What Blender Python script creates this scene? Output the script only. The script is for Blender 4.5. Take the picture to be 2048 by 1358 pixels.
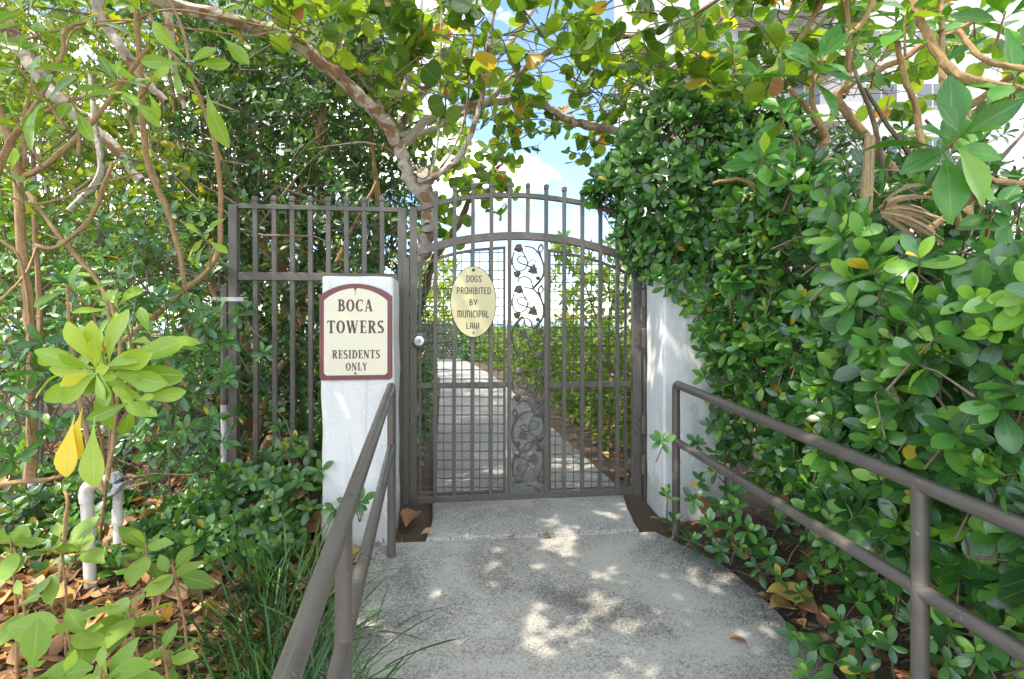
import bpy, bmesh, math, random
import numpy as np
from mathutils import Vector, Matrix, Euler

for _o in list(bpy.data.objects):
    bpy.data.objects.remove(_o)
SC = bpy.context.scene
COL = SC.collection
R = random.Random(11)
rng = np.random.default_rng(5)
rad = math.radians

# ------------------------------------------------------------------ camera
CZ = 1.12
cam_d = bpy.data.cameras.new('camera')
cam_d.sensor_width = 36.0
cam_d.lens = 18.0
cam_d.shift_y = -39.0 / 2048.0
cam_d.clip_start = 0.02
cam_d.clip_end = 9000
cam = bpy.data.objects.new('camera', cam_d)
COL.objects.link(cam)
cam.location = (0, 0, CZ)
cam.rotation_euler = (rad(90), 0, 0)
SC.camera = cam

# ------------------------------------------------------------------ light
CLOUD_W = 7.1
SUN_EL, SUN_AZ = 60.0, -125.0           # azimuth clockwise from +Y
world = bpy.data.worlds.new('World')
SC.world = world
world.use_nodes = True
wn = world.node_tree.nodes
wl = world.node_tree.links
bg = wn['Background']
sky = wn.new('ShaderNodeTexSky')
sky.sky_type = 'NISHITA'
sky.sun_disc = False
sky.sun_elevation = rad(SUN_EL)
sky.sun_rotation = rad(SUN_AZ)
sky.air_density = 0.95
sky.dust_density = 0.15
sky.ozone_density = 5.0
# broken fair-weather cumulus, the same all round the sky
tc = wn.new('ShaderNodeTexCoord')
mp = wn.new('ShaderNodeMapping')
mp.inputs['Scale'].default_value = (1.0, 1.0, 2.2)
wl.new(tc.outputs['Generated'], mp.inputs['Vector'])
cn = wn.new('ShaderNodeTexNoise')
cn.noise_dimensions = '4D'
cn.inputs['W'].default_value = CLOUD_W
cn.inputs['Scale'].default_value = 2.4
cn.inputs['Detail'].default_value = 8
cn.inputs['Roughness'].default_value = 0.56
wl.new(mp.outputs['Vector'], cn.inputs['Vector'])
cr = wn.new('ShaderNodeValToRGB')
cr.color_ramp.elements[0].position = 0.485
cr.color_ramp.elements[0].color = (0, 0, 0, 1)
cr.color_ramp.elements[1].position = 0.615
cr.color_ramp.elements[1].color = (0.9, 0.9, 0.9, 1)
wl.new(cn.outputs['Fac'], cr.inputs['Fac'])
mx = wn.new('ShaderNodeMix')
mx.data_type = 'RGBA'
wl.new(cr.outputs['Color'], mx.inputs['Factor'])
wl.new(sky.outputs['Color'], mx.inputs['A'])
mx.inputs['B'].default_value = (17.0, 16.7, 16.2, 1)
wl.new(mx.outputs['Result'], bg.inputs['Color'])
bg.inputs['Strength'].default_value = 0.15

sun_d = bpy.data.lights.new('sun', 'SUN')
sun_d.energy = 2.1
sun_d.angle = rad(0.5)
sun_d.color = (1.0, 0.95, 0.87)
sun = bpy.data.objects.new('sun', sun_d)
COL.objects.link(sun)
_d = Vector((math.sin(rad(SUN_AZ)) * math.cos(rad(SUN_EL)), math.cos(rad(SUN_AZ)) * math.cos(rad(SUN_EL)), math.sin(rad(SUN_EL))))
sun.rotation_euler = _d.to_track_quat('Z', 'Y').to_euler()
sun.location = _d * 30

SC.view_settings.view_transform = 'Standard'
SC.view_settings.look = 'None'
SC.view_settings.gamma = 1.0
SC.view_settings.use_curve_mapping = False
SC.view_settings.exposure = 1.66
SC.view_settings.use_white_balance = True
SC.view_settings.white_balance_temperature = 7150
SC.render.engine = 'CYCLES'
SC.cycles.max_bounces = 8
SC.cycles.diffuse_bounces = 4
SC.cycles.glossy_bounces = 3
SC.cycles.transmission_bounces = 5
SC.cycles.transparent_max_bounces = 8
SC.cycles.caustics_reflective = False
SC.cycles.caustics_refractive = False
SC.cycles.use_denoising = True
SC.cycles.sample_clamp_indirect = 6

# ------------------------------------------------------------------ geometry helpers
F, HY = 1024.0, 640.0


def P(x, y, d):
    """point of the place seen in direction (x, y) at distance d in front of the camera"""
    return Vector(((x - 1024) * d / F, d, CZ + (HY - y) * d / F))


def gz(Y):
    """height of the ramp: rises to the gate, level behind it"""
    if Y > 3.0:
        return 0.0
    return -0.09 * (3.0 - max(Y, -6.0))


TH = math.atan(0.115)


class Plane:
    def __init__(self, qx, qy, th=TH):
        self.q = (qx, qy)
        self.c, self.s, self.th = math.cos(th), math.sin(th), th

    def __call__(self, px, py):
        u = (px - 1024) / F
        s = (u * self.q[1] - self.q[0]) / (self.c - u * self.s)
        Y = self.q[1] + s * self.s
        return s, CZ + (HY - py) * Y / F

    def place(self, o, z=0.0):
        o.location = (self.q[0], self.q[1], z)
        o.rotation_euler = (0, 0, self.th)


class MB:
    def __init__(self):
        self.v, self.f, self.m = [], [], []

    def add(self, vs, fs, mi=0):
        b = len(self.v)
        self.v += [tuple(p) for p in vs]
        self.f += [tuple(i + b for i in q) for q in fs]
        self.m += [mi] * len(fs)

    def box(self, x0, x1, y0, y1, z0, z1, mi=0, c=0.0):
        if c:
            # chamfered upright edges and top
            vs, fs = [], []
            ring = [(x0 + c, y0), (x1 - c, y0), (x1, y0 + c), (x1, y1 - c), (x1 - c, y1), (x0 + c, y1), (x0, y1 - c), (x0, y0 + c)]
            mxx, myy = (x0 + x1) / 2, (y0 + y1) / 2
            def inset(p, k):
                return (p[0] + math.copysign(min(k, abs(mxx - p[0])), mxx - p[0]), p[1] + math.copysign(min(k, abs(myy - p[1])), myy - p[1]))
            for z, k in ((z0, 0), (z1 - c, 0), (z1, c)):
                vs += [(*inset(p, k), z) for p in ring]
            for r_ in range(2):
                for i in range(8):
                    j = (i + 1) % 8
                    fs.append((r_ * 8 + i, r_ * 8 + j, r_ * 8 + 8 + j, r_ * 8 + 8 + i))
            fs.append(tuple(range(16, 24)))
            fs.append(tuple(reversed(range(8))))
            self.add(vs, fs, mi)
            return self
        vs = [(x, y, z) for z in (z0, z1) for x, y in ((x0, y0), (x1, y0), (x1, y1), (x0, y1))]
        self.add(vs, [(3, 2, 1, 0), (4, 5, 6, 7), (0, 1, 5, 4), (1, 2, 6, 5), (2, 3, 7, 6), (3, 0, 4, 7)], mi)
        return self

    def tube(self, pts, rr, seg=8, mi=0, caps=True, wob=0.0):
        pts = [Vector(p) for p in pts]
        n = len(pts)
        if not hasattr(rr, '__len__'):
            rr = [rr] * n
        t0 = (pts[1] - pts[0]).normalized()
        a = Vector((0, 0, 1)) if abs(t0.z) < 0.9 else Vector((1, 0, 0))
        nn = t0.cross(a).normalized()
        vs, fs = [], []
        for i in range(n):
            t = (pts[min(i + 1, n - 1)] - pts[max(i - 1, 0)]).normalized()
            nn = (nn - t * nn.dot(t))
            nn = nn.normalized() if nn.length > 1e-6 else t.orthogonal().normalized()
            bb = t.cross(nn)
            for k in range(seg):
                an = 2 * math.pi * k / seg
                r_ = rr[i] * (1 + (R.uniform(-wob, wob) if wob else 0))
                vs.append(pts[i] + (nn * math.cos(an) + bb * math.sin(an)) * r_)
        for i in range(n - 1):
            for k in range(seg):
                j = (k + 1) % seg
                fs.append((i * seg + k, i * seg + j, i * seg + seg + j, i * seg + seg + k))
        if caps:
            fs.append(tuple(reversed(range(seg))))
            fs.append(tuple(range((n - 1) * seg, n * seg)))
        self.add(vs, fs, mi)
        return self

    def prism(self, poly, y0, y1, mi=0):
        """polygon in x,z given anticlockwise seen from -y, extruded from y0 (front) to y1"""
        n = len(poly)
        vs = [(x, y0, z) for x, z in poly] + [(x, y1, z) for x, z in poly]
        fs = [tuple(range(n)), tuple(reversed(range(n, 2 * n)))]
        fs += [((i + 1) % n, i, n + i, n + (i + 1) % n) for i in range(n)]
        self.add(vs, fs, mi)
        return self

    def strip(self, path, hw, y0, y1, mi=0):
        """flat bar following a path in x,z, half width hw, from y0 to y1"""
        n = len(path)
        L, Rr = [], []
        for i in range(n):
            a, b = path[max(i - 1, 0)], path[min(i + 1, n - 1)]
            dx, dz = b[0] - a[0], b[1] - a[1]
            l = math.hypot(dx, dz) or 1
            nx, nz = -dz / l * hw, dx / l * hw
            L.append((path[i][0] + nx, path[i][1] + nz))
            Rr.append((path[i][0] - nx, path[i][1] - nz))
        vs = [(x, y0, z) for x, z in L] + [(x, y0, z) for x, z in Rr] + [(x, y1, z) for x, z in L] + [(x, y1, z) for x, z in Rr]
        fs = []
        for i in range(n - 1):
            fs += [(n + i, n + i + 1, i + 1, i), (2 * n + i, 2 * n + i + 1, 3 * n + i + 1, 3 * n + i),
                   (i, i + 1, 2 * n + i + 1, 2 * n + i), (3 * n + i, 3 * n + i + 1, n + i + 1, n + i)]
        fs += [(0, 2 * n, 3 * n, n), (n - 1, 2 * n - 1, 4 * n - 1, 3 * n - 1)]
        self.add(vs, fs, mi)
        return self

    def build(self, name, mat, parent=None, smooth=False, bevel=0.0):
        me = bpy.data.meshes.new(name)
        me.from_pydata(self.v, [], self.f)
        mats = mat if isinstance(mat, (list, tuple)) else [mat]
        for m_ in mats:
            me.materials.append(m_)
        if len(mats) > 1:
            me.polygons.foreach_set('material_index', self.m)
        if smooth:
            me.polygons.foreach_set('use_smooth', [True] * len(me.polygons))
            me.set_sharp_from_angle(angle=rad(40))
        me.update()
        o = bpy.data.objects.new(name, me)
        COL.objects.link(o)
        if parent is not None:
            o.parent = parent
        if bevel:
            b = o.modifiers.new('bevel', 'BEVEL')
            b.width = bevel
            b.segments = 2
            b.limit_method = 'ANGLE'
        return o


def empty(name, loc=(0, 0, 0), rz=0.0):
    o = bpy.data.objects.new(name, None)
    o.empty_display_size = 0.05
    COL.objects.link(o)
    o.location = loc
    o.rotation_euler = (0, 0, rz)
    return o


def tag(o, label=None, cat=None, group=None, kind=None):
    if label:
        o['label'] = label
    if cat:
        o['category'] = cat
    if group:
        o['group'] = group
    if kind:
        o['kind'] = kind
    return o


def catmull(pts, k=6):
    pts = [Vector(p) for p in pts]
    if len(pts) < 3:
        return [pts[0].lerp(pts[-1], i / k) for i in range(k + 1)]
    ext = [pts[0] * 2 - pts[1]] + pts + [pts[-1] * 2 - pts[-2]]
    out = []
    for i in range(1, len(ext) - 2):
        p0, p1, p2, p3 = ext[i - 1:i + 3]
        for j in range(k):
            t = j / k
            out.append(0.5 * ((2 * p1) + (p2 - p0) * t + (2 * p0 - 5 * p1 + 4 * p2 - p3) * t * t + (3 * p1 - p0 - 3 * p2 + p3) * t ** 3))
    out.append(pts[-1])
    return out


def lerpl(vals, n):
    xs = np.linspace(0, len(vals) - 1, n)
    return list(np.interp(xs, range(len(vals)), vals))


# ------------------------------------------------------------------ materials
def nodes(name):
    m = bpy.data.materials.new(name)
    m.use_nodes = True
    nt = m.node_tree
    return m, nt.nodes, nt.links, nt.nodes['Principled BSDF']


def ramp(n, stops):
    r = n.new('ShaderNodeValToRGB')
    el = r.color_ramp.elements
    while len(el) < len(stops):
        el.new(0.5)
    for e, (p, c) in zip(el, stops):
        e.position = p
        e.color = (*c, 1) if len(c) == 3 else c
    return r


def noise(n, l, scale, detail=4, rough=0.55, vec=None, dist=0.0):
    t = n.new('ShaderNodeTexNoise')
    t.inputs['Scale'].default_value = scale
    t.inputs['Detail'].default_value = detail
    t.inputs['Roughness'].default_value = rough
    t.inputs['Distortion'].default_value = dist
    if vec is not None:
        l.new(vec, t.inputs['Vector'])
    return t


def mixc(n, l, fac, a, b, mode='MIX'):
    m = n.new('ShaderNodeMix')
    m.data_type = 'RGBA'
    m.blend_type = mode
    for sock, v in (('Factor', fac), ('A', a), ('B', b)):
        if hasattr(v, 'is_linked') or hasattr(v, 'links'):
            l.new(v, m.inputs[sock])
        elif isinstance(v, (int, float)):
            m.inputs[sock].default_value = v
        else:
            m.inputs[sock].default_value = (*v, 1)
    return m.outputs['Result']


def bump(n, l, h, strength, dist, base=None):
    b = n.new('ShaderNodeBump')
    b.inputs['Strength'].default_value = strength
    b.inputs['Distance'].default_value = dist
    l.new(h, b.inputs['Height'])
    if base is not None:
        l.new(base, b.inputs['Normal'])
    return b.outputs['Normal']


def geo_pos(n):
    return n.new('ShaderNodeNewGeometry').outputs['Position']


def m_paint(name, col, rough=0.42, chips=(0.30, 0.29, 0.28), amount=0.66):
    m, n, l, p = nodes(name)
    pos = geo_pos(n)
    a = noise(n, l, 9, 5, 0.6, pos)
    b = noise(n, l, 70, 3, 0.6, pos)
    c = mixc(n, l, a.outputs['Fac'], tuple(x * 0.72 for x in col), tuple(x * 1.28 for x in col))
    r1 = ramp(n, [(amount, (0, 0, 0)), (amount + 0.06, (1, 1, 1))])
    l.new(b.outputs['Fac'], r1.inputs['Fac'])
    c = mixc(n, l, r1.outputs['Color'], c, chips)
    q = noise(n, l, 24, 5, 0.7, pos)
    r3 = ramp(n, [(0.70, (0, 0, 0)), (0.76, (0.85, 0.85, 0.85))])
    l.new(q.outputs['Fac'], r3.inputs['Fac'])
    c = mixc(n, l, r3.outputs['Color'], c, (0.15, 0.075, 0.04))
    l.new(c, p.inputs['Base Color'])
    r2 = ramp(n, [(0.3, (rough - 0.1,) * 3), (0.75, (rough + 0.18,) * 3)])
    l.new(a.outputs['Fac'], r2.inputs['Fac'])
    l.new(r2.outputs['Color'], p.inputs['Roughness'])
    l.new(bump(n, l, b.outputs['Fac'], 0.12, 0.003), p.inputs['Normal'])
    return m


def m_plain(name, col, rough=0.5, metal=0.0, var=0.12, scale=30):
    m, n, l, p = nodes(name)
    a = noise(n, l, scale, 4, 0.6, geo_pos(n))
    l.new(mixc(n, l, a.outputs['Fac'], tuple(x * (1 - var) for x in col), tuple(x * (1 + var) for x in col)), p.inputs['Base Color'])
    p.inputs['Roughness'].default_value = rough
    p.inputs['Metallic'].default_value = metal
    return m


def m_stucco():
    m, n, l, p = nodes('white_stucco')
    pos = geo_pos(n)
    big = noise(n, l, 2.2, 4, 0.6, pos)
    tro = noise(n, l, 16, 4, 0.5, pos, 1.6)
    fine = noise(n, l, 95, 3, 0.6, pos)
    rt = ramp(n, [(0.40, (0, 0, 0)), (0.62, (1, 1, 1))])
    l.new(tro.outputs['Fac'], rt.inputs['Fac'])
    c = mixc(n, l, big.outputs['Fac'], (0.70, 0.70, 0.71), (0.83, 0.83, 0.83))
    rd = ramp(n, [(0.66, (0, 0, 0)), (0.74, (1, 1, 1))])
    l.new(fine.outputs['Fac'], rd.inputs['Fac'])
    c = mixc(n, l, rd.outputs['Color'], c, (0.55, 0.54, 0.52))
    mpg = n.new('ShaderNodeMapping')
    mpg.inputs['Scale'].default_value = (26, 26, 1.6)
    l.new(pos, mpg.inputs['Vector'])
    sk = noise(n, l, 1.0, 5, 0.6, mpg.outputs['Vector'])
    rk = ramp(n, [(0.54, (0, 0, 0)), (0.72, (0.45, 0.45, 0.45))])
    l.new(sk.outputs['Fac'], rk.inputs['Fac'])
    c = mixc(n, l, rk.outputs['Color'], c, (0.47, 0.46, 0.42))
    # splash-back dirt with a ragged edge near the ground
    sx = n.new('ShaderNodeSeparateXYZ')
    l.new(pos, sx.inputs[0])
    ad = n.new('ShaderNodeMath')
    ad.operation = 'MULTIPLY_ADD'
    l.new(tro.outputs['Fac'], ad.inputs[0])
    ad.inputs[1].default_value = -0.25
    l.new(sx.outputs['Z'], ad.inputs[2])
    rz = ramp(n, [(0.0, (0.5, 0.5, 0.5)), (0.06, (0, 0, 0))])
    l.new(ad.outputs[0], rz.inputs['Fac'])
    c = mixc(n, l, rz.outputs['Color'], c, (0.36, 0.33, 0.29))
    l.new(c, p.inputs['Base Color'])
    p.inputs['Roughness'].default_value = 0.75
    nb = bump(n, l, fine.outputs['Fac'], 0.6, 0.004)
    l.new(bump(n, l, rt.outputs['Color'], 0.28, 0.005, nb), p.inputs['Normal'])
    return m


def m_concrete(name, lo, hi, stain=0.6, dark=(0.09, 0.09, 0.088)):
    m, n, l, p = nodes(name)
    pos = geo_pos(n)
    big = noise(n, l, 1.3, 5, 0.6, pos, 0.4)
    med = noise(n, l, 6.0, 6, 0.62, pos, 0.8)
    fine = noise(n, l, 105, 4, 0.7, pos, 0.9)
    grit = noise(n, l, 210, 2, 0.6, pos)
    c = mixc(n, l, med.outputs['Fac'], lo, hi)
    # worn aggregate: dark pits thicken where the algae sits
    ms = n.new('ShaderNodeMath')
    ms.operation = 'MULTIPLY_ADD'
    l.new(big.outputs['Fac'], ms.inputs[0])
    ms.inputs[1].default_value = stain
    l.new(fine.outputs['Fac'], ms.inputs[2])
    ms2 = n.new('ShaderNodeMath')
    ms2.operation = 'MULTIPLY_ADD'
    l.new(med.outputs['Fac'], ms2.inputs[0])
    ms2.inputs[1].default_value = 0.18
    l.new(ms.outputs[0], ms2.inputs[2])
    off = 0.5 * stain + 0.09 + 0.5
    r1 = ramp(n, [(0.0, (0, 0, 0)), (1.0, (0.92, 0.92, 0.92))])
    mr = n.new('ShaderNodeMapRange')
    mr.inputs['From Min'].default_value = off - 0.09
    mr.inputs['From Max'].default_value = off + 0.16
    l.new(ms2.outputs[0], mr.inputs['Value'])
    c = mixc(n, l, mr.outputs['Result'], c, dark)
    rg = ramp(n, [(0.62, (0, 0, 0)), (0.72, (0.6, 0.6, 0.6))])
    l.new(grit.outputs['Fac'], rg.inputs['Fac'])
    c = mixc(n, l, rg.outputs['Color'], c, tuple(min(1, x * 1.5) for x in hi))
    l.new(c, p.inputs['Base Color'])
    p.inputs['Roughness'].default_value = 0.85
    nb = bump(n, l, grit.outputs['Fac'], 0.3, 0.002)
    l.new(bump(n, l, fine.outputs['Fac'], 0.5, 0.004, nb), p.inputs['Normal'])
    return m


def m_soil():
    m, n, l, p = nodes('soil')
    pos = geo_pos(n)
    a = noise(n, l, 5, 6, 0.65, pos)
    b = noise(n, l, 60, 4, 0.7, pos)
    r = ramp(n, [(0.3, (0.035, 0.024, 0.016)), (0.55, (0.10, 0.070, 0.045)), (0.8, (0.20, 0.15, 0.10))])
    l.new(b.outputs['Fac'], r.inputs['Fac'])
    l.new(mixc(n, l, a.outputs['Fac'], r.outputs['Color'], (0.12, 0.09, 0.06)), p.inputs['Base Color'])
    p.inputs['Roughness'].default_value = 0.95
    l.new(bump(n, l, b.outputs['Fac'], 0.9, 0.012), p.inputs['Normal'])
    return m


def m_bark(name, lo, hi, peel=None, scale=14):
    m, n, l, p = nodes(name)
    pos = geo_pos(n)
    a = noise(n, l, scale, 5, 0.65, pos, 0.6)
    b = noise(n, l, scale * 6, 3, 0.6, pos)
    c = mixc(n, l, a.outputs['Fac'], lo, hi)
    if peel:
        q = noise(n, l, scale * 0.55, 4, 0.6, pos, 1.2)
        r = ramp(n, [(0.5, (0, 0, 0)), (0.58, (1, 1, 1))])
        l.new(q.outputs['Fac'], r.inputs['Fac'])
        c = mixc(n, l, r.outputs['Color'], c, peel)
    rb = ramp(n, [(0.35, (0.55, 0.55, 0.55)), (0.6, (1, 1, 1))])
    l.new(b.outputs['Fac'], rb.inputs['Fac'])
    c = mixc(n, l, 0.7, c, rb.outputs['Color'], 'MULTIPLY')
    l.new(c, p.inputs['Base Color'])
    p.inputs['Roughness'].default_value = 0.8
    nb = bump(n, l, b.outputs['Fac'], 0.5, 0.003)
    l.new(bump(n, l, a.outputs['Fac'], 0.6, 0.008, nb), p.inputs['Normal'])
    return m


def m_leaf(name, stops, rough=0.38, trans=0.32, rib=(0.28, 0.36, 0.10), ribw=0.10, spec=0.5, vein=0.0, spots=None, tgain=(1.9, 1.7, 0.6)):
    m, n, l, p = nodes(name)
    at = n.new('ShaderNodeAttribute')
    at.attribute_name = 'tone'
    r = ramp(n, stops)
    l.new(at.outputs['Fac'], r.inputs['Fac'])
    c = r.outputs['Color']
    pos = geo_pos(n)
    nz = noise(n, l, 26, 3, 0.6, pos)
    c = mixc(n, l, nz.outputs['Fac'], c, mixc(n, l, 1.0, c, (1.35, 1.25, 1.1), 'MULTIPLY'))
    if spots:
        ns = noise(n, l, 38, 4, 0.7, pos)
        rs = ramp(n, [(0.69, (0, 0, 0)), (0.74, (1, 1, 1))])
        l.new(ns.outputs['Fac'], rs.inputs['Fac'])
        c = mixc(n, l, rs.outputs['Color'], c, spots)
    am = n.new('ShaderNodeAttribute')
    am.attribute_name = 'mid'
    rm = ramp(n, [(0.0, (0.75, 0.75, 0.75)), (ribw, (0, 0, 0))])
    l.new(am.outputs['Fac'], rm.inputs['Fac'])
    c = mixc(n, l, rm.outputs['Color'], c, rib)
    hgt = rm.outputs['Color']
    if vein:
        al = n.new('ShaderNodeAttribute')
        al.attribute_name = 'len'
        s1 = n.new('ShaderNodeMath')
        s1.operation = 'MULTIPLY_ADD'
        l.new(am.outputs['Fac'], s1.inputs[0])
        s1.inputs[1].default_value = -0.22
        l.new(al.outputs['Fac'], s1.inputs[2])
        s2 = n.new('ShaderNodeMath')
        s2.operation = 'MULTIPLY'
        l.new(s1.outputs[0], s2.inputs[0])
        s2.inputs[1].default_value = 62
        s3 = n.new('ShaderNodeMath')
        s3.operation = 'SINE'
        l.new(s2.outputs[0], s3.inputs[0])
        rv = ramp(n, [(0.82, (0, 0, 0)), (0.97, (1, 1, 1))])
        l.new(s3.outputs[0], rv.inputs['Fac'])
        vf = n.new('ShaderNodeMath')
        vf.operation = 'MULTIPLY'
        l.new(rv.outputs['Color'], vf.inputs[0])
        vf.inputs[1].default_value = vein
        c = mixc(n, l, vf.outputs[0], c, rib)
        hgt = rv.outputs['Color']
    l.new(c, p.inputs['Base Color'])
    p.inputs['Roughness'].default_value = rough
    p.inputs['Specular IOR Level'].default_value = spec
    nb = bump(n, l, hgt, 0.25, 0.002)
    l.new(bump(n, l, nz.outputs['Fac'], 0.25, 0.006, nb), p.inputs['Normal'])
    tr = n.new('ShaderNodeBsdfTranslucent')
    l.new(mixc(n, l, 1.0, c, tgain, 'MULTIPLY'), tr.inputs['Color'])
    ms = n.new('ShaderNodeMixShader')
    ms.inputs[0].default_value = trans
    l.new(p.outputs[0], ms.inputs[1])
    l.new(tr.outputs[0], ms.inputs[2])
    l.new(ms.outputs[0], n['Material Output'].inputs['Surface'])
    return m


M = {}
M['metal'] = m_paint('bronze_paint', (0.108, 0.095, 0.082), 0.40)
M['rail'] = m_paint('rail_paint', (0.108, 0.093, 0.081), 0.32, (0.26, 0.24, 0.22), amount=0.66)
M['stucco'] = m_stucco()
M['ramp'] = m_concrete('ramp_concrete', (0.36, 0.345, 0.31), (0.48, 0.46, 0.415), 1.15, (0.115, 0.11, 0.102))
M['landing'] = m_concrete('landing_concrete', (0.40, 0.39, 0.36), (0.52, 0.50, 0.46), 0.5, (0.12, 0.12, 0.115))
M['path'] = m_concrete('path_concrete', (0.29, 0.285, 0.27), (0.40, 0.39, 0.365), 0.5, (0.13, 0.13, 0.125))
M['soil'] = m_soil()
M['cream'] = m_plain('cream_sign', (0.74, 0.69, 0.53), 0.35, 0, 0.04, 12)
M['maroon'] = m_plain('maroon_print', (0.17, 0.045, 0.05), 0.4, 0, 0.1)
M['ink'] = m_plain('brown_print', (0.105, 0.04, 0.038), 0.45, 0, 0.1)
M['black'] = m_plain('black_print', (0.03, 0.022, 0.018), 0.45, 0, 0.1)
M['oval'] = m_plain('yellowed_sign', (0.63, 0.56, 0.32), 0.33, 0, 0.06, 10)
M['rust'] = m_plain('rust', (0.16, 0.06, 0.025), 0.8, 0, 0.4, 60)
M['steel'] = m_plain('worn_steel', (0.55, 0.54, 0.52), 0.32, 0.9, 0.2, 60)
M['galv'] = m_paint('galvanised', (0.42, 0.43, 0.44), 0.5, (0.16, 0.13, 0.11), 0.62)
M['wire'] = m_plain('mesh_wire', (0.10, 0.092, 0.085), 0.45, 0.3, 0.2)
M['greenwire'] = m_plain('coated_wire', (0.03, 0.04, 0.035), 0.5, 0, 0.2)
M['pvc'] = m_plain('pvc', (0.60, 0.585, 0.54), 0.4, 0, 0.3, 18)
M['blue'] = m_plain('blue_tape', (0.10, 0.12, 0.14), 0.5, 0, 0.3)
M['stone'] = m_concrete('block_stone', (0.36, 0.31, 0.16), (0.50, 0.44, 0.24), 0.6, (0.16, 0.14, 0.09))
M['wallwhite'] = m_plain('tower_wall', (0.52, 0.515, 0.50), 0.8, 0, 0.05, 0.3)
M['glass'] = m_plain('window_glass', (0.10, 0.13, 0.16), 0.08, 0, 0.2, 0.5)
M['bark_tan'] = m_bark('tan_bark', (0.27, 0.155, 0.065), (0.47, 0.31, 0.15))
M['bark_grape'] = m_bark('grape_bark', (0.38, 0.32, 0.26), (0.62, 0.57, 0.50), (0.27, 0.15, 0.08), 11)
M['bark_dark'] = m_bark('dark_bark', (0.10, 0.07, 0.045), (0.24, 0.17, 0.11), None, 16)
M['twig'] = m_bark('twig_bark', (0.13, 0.095, 0.065), (0.30, 0.23, 0.16), None, 20)
M['deadwood'] = m_bark('dead_frond', (0.24, 0.15, 0.07), (0.48, 0.35, 0.19), None, 40)

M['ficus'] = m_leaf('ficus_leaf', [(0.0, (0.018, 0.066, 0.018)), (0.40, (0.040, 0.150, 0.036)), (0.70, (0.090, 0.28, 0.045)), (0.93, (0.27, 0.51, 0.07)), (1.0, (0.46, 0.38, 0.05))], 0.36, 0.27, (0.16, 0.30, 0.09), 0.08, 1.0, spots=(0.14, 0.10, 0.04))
M['shrub'] = m_leaf('shrub_leaf', [(0.0, (0.018, 0.064, 0.020)), (0.5, (0.048, 0.150, 0.034)), (0.8, (0.110, 0.27, 0.042)), (0.93, (0.22, 0.41, 0.05)), (1.0, (0.44, 0.34, 0.05))], 0.36, 0.30, (0.12, 0.22, 0.07), 0.08, 1.0, spots=(0.14, 0.10, 0.04))
M['bright'] = m_leaf('sunny_leaf', [(0.0, (0.03, 0.075, 0.012)), (0.5, (0.085, 0.18, 0.022)), (0.85, (0.20, 0.32, 0.035)), (1.0, (0.36, 0.34, 0.05))], 0.45, 0.42, (0.25, 0.35, 0.10), 0.07)
M['grape'] = m_leaf('sea_grape_leaf', [(0.0, (0.030, 0.090, 0.020)), (0.45, (0.085, 0.195, 0.030)), (0.75, (0.20, 0.33, 0.040)), (0.88, (0.42, 0.44, 0.05)), (0.93, (0.42, 0.20, 0.08)), (1.0, (0.34, 0.15, 0.09))], 0.38, 0.46, (0.30, 0.32, 0.12), 0.06, 0.5, 0.18, (0.16, 0.11, 0.05))
M['lime'] = m_leaf('scaevola_leaf', [(0.0, (0.10, 0.21, 0.025)), (0.5, (0.20, 0.36, 0.040)), (0.85, (0.33, 0.45, 0.06)), (1.0, (0.62, 0.50, 0.05))], 0.30, 0.30, (0.44, 0.50, 0.20), 0.10)
M['bigleaf'] = m_leaf('big_glossy_leaf', [(0.0, (0.014, 0.065, 0.016)), (0.5, (0.032, 0.150, 0.018)), (0.85, (0.070, 0.24, 0.022)), (1.0, (0.24, 0.40, 0.035))], 0.30, 0.25, (0.16, 0.32, 0.08), 0.07, 0.5, 0.12)
M['seed'] = m_leaf('seedling_leaf', [(0.0, (0.10, 0.21, 0.035)), (0.5, (0.18, 0.33, 0.06)), (1.0, (0.32, 0.46, 0.11))], 0.45, 0.42, (0.32, 0.45, 0.18), 0.08, 0.4, 0.10)
M['strap'] = m_leaf('strap_leaf', [(0.0, (0.015, 0.06, 0.015)), (0.6, (0.04, 0.14, 0.02)), (1.0, (0.16, 0.30, 0.03))], 0.4, 0.3, (0.10, 0.20, 0.04), 0.1)
M['grass'] = m_leaf('grass_blade', [(0.0, (0.012, 0.05, 0.012)), (0.6, (0.035, 0.125, 0.025)), (1.0, (0.12, 0.24, 0.05))], 0.35, 0.25, (0.06, 0.16, 0.04), 0.15)
M['dry'] = m_leaf('dry_leaf', [(0.0, (0.065, 0.040, 0.028)), (0.3, (0.17, 0.095, 0.055)), (0.55, (0.30, 0.155, 0.080)), (0.75, (0.42, 0.29, 0.17)), (0.90, (0.55, 0.36, 0.08)), (1.0, (0.36, 0.31, 0.25))], 0.65, 0.12, (0.26, 0.16, 0.09), 0.06, 0.3, 0.25, (0.08, 0.05, 0.035))

# ------------------------------------------------------------------ ground, ramp, path
def grid_sheet(name, xs, ys, fz, mat):
    nx, ny = len(xs), len(ys)
    vs = [(x, y, fz(x, y)) for y in ys for x in xs]
    fs = [(j * nx + i, j * nx + i + 1, (j + 1) * nx + i + 1, (j + 1) * nx + i) for j in range(ny - 1) for i in range(nx - 1)]
    b = MB()
    b.add(vs, fs)
    o = b.build(name, mat, smooth=True)
    tag(o, kind='structure')
    return o


def soil_z(x, y):
    z = gz(y) - 0.035
    if -4 < x < 4 and -1 < y < 8:
        z += 0.022 * (math.sin(x * 5.1 + y * 3.3) * math.sin(y * 4.7 - x * 2.1)) * (1 if abs(x) > 0.6 else 0.3)
        if x < -0.9:
            z += 0.05 * min(1, (-0.9 - x) / 0.8)
        if x > 1.2:
            z += 0.04 * min(1, (x - 1.2) / 0.5)
    return z


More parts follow.
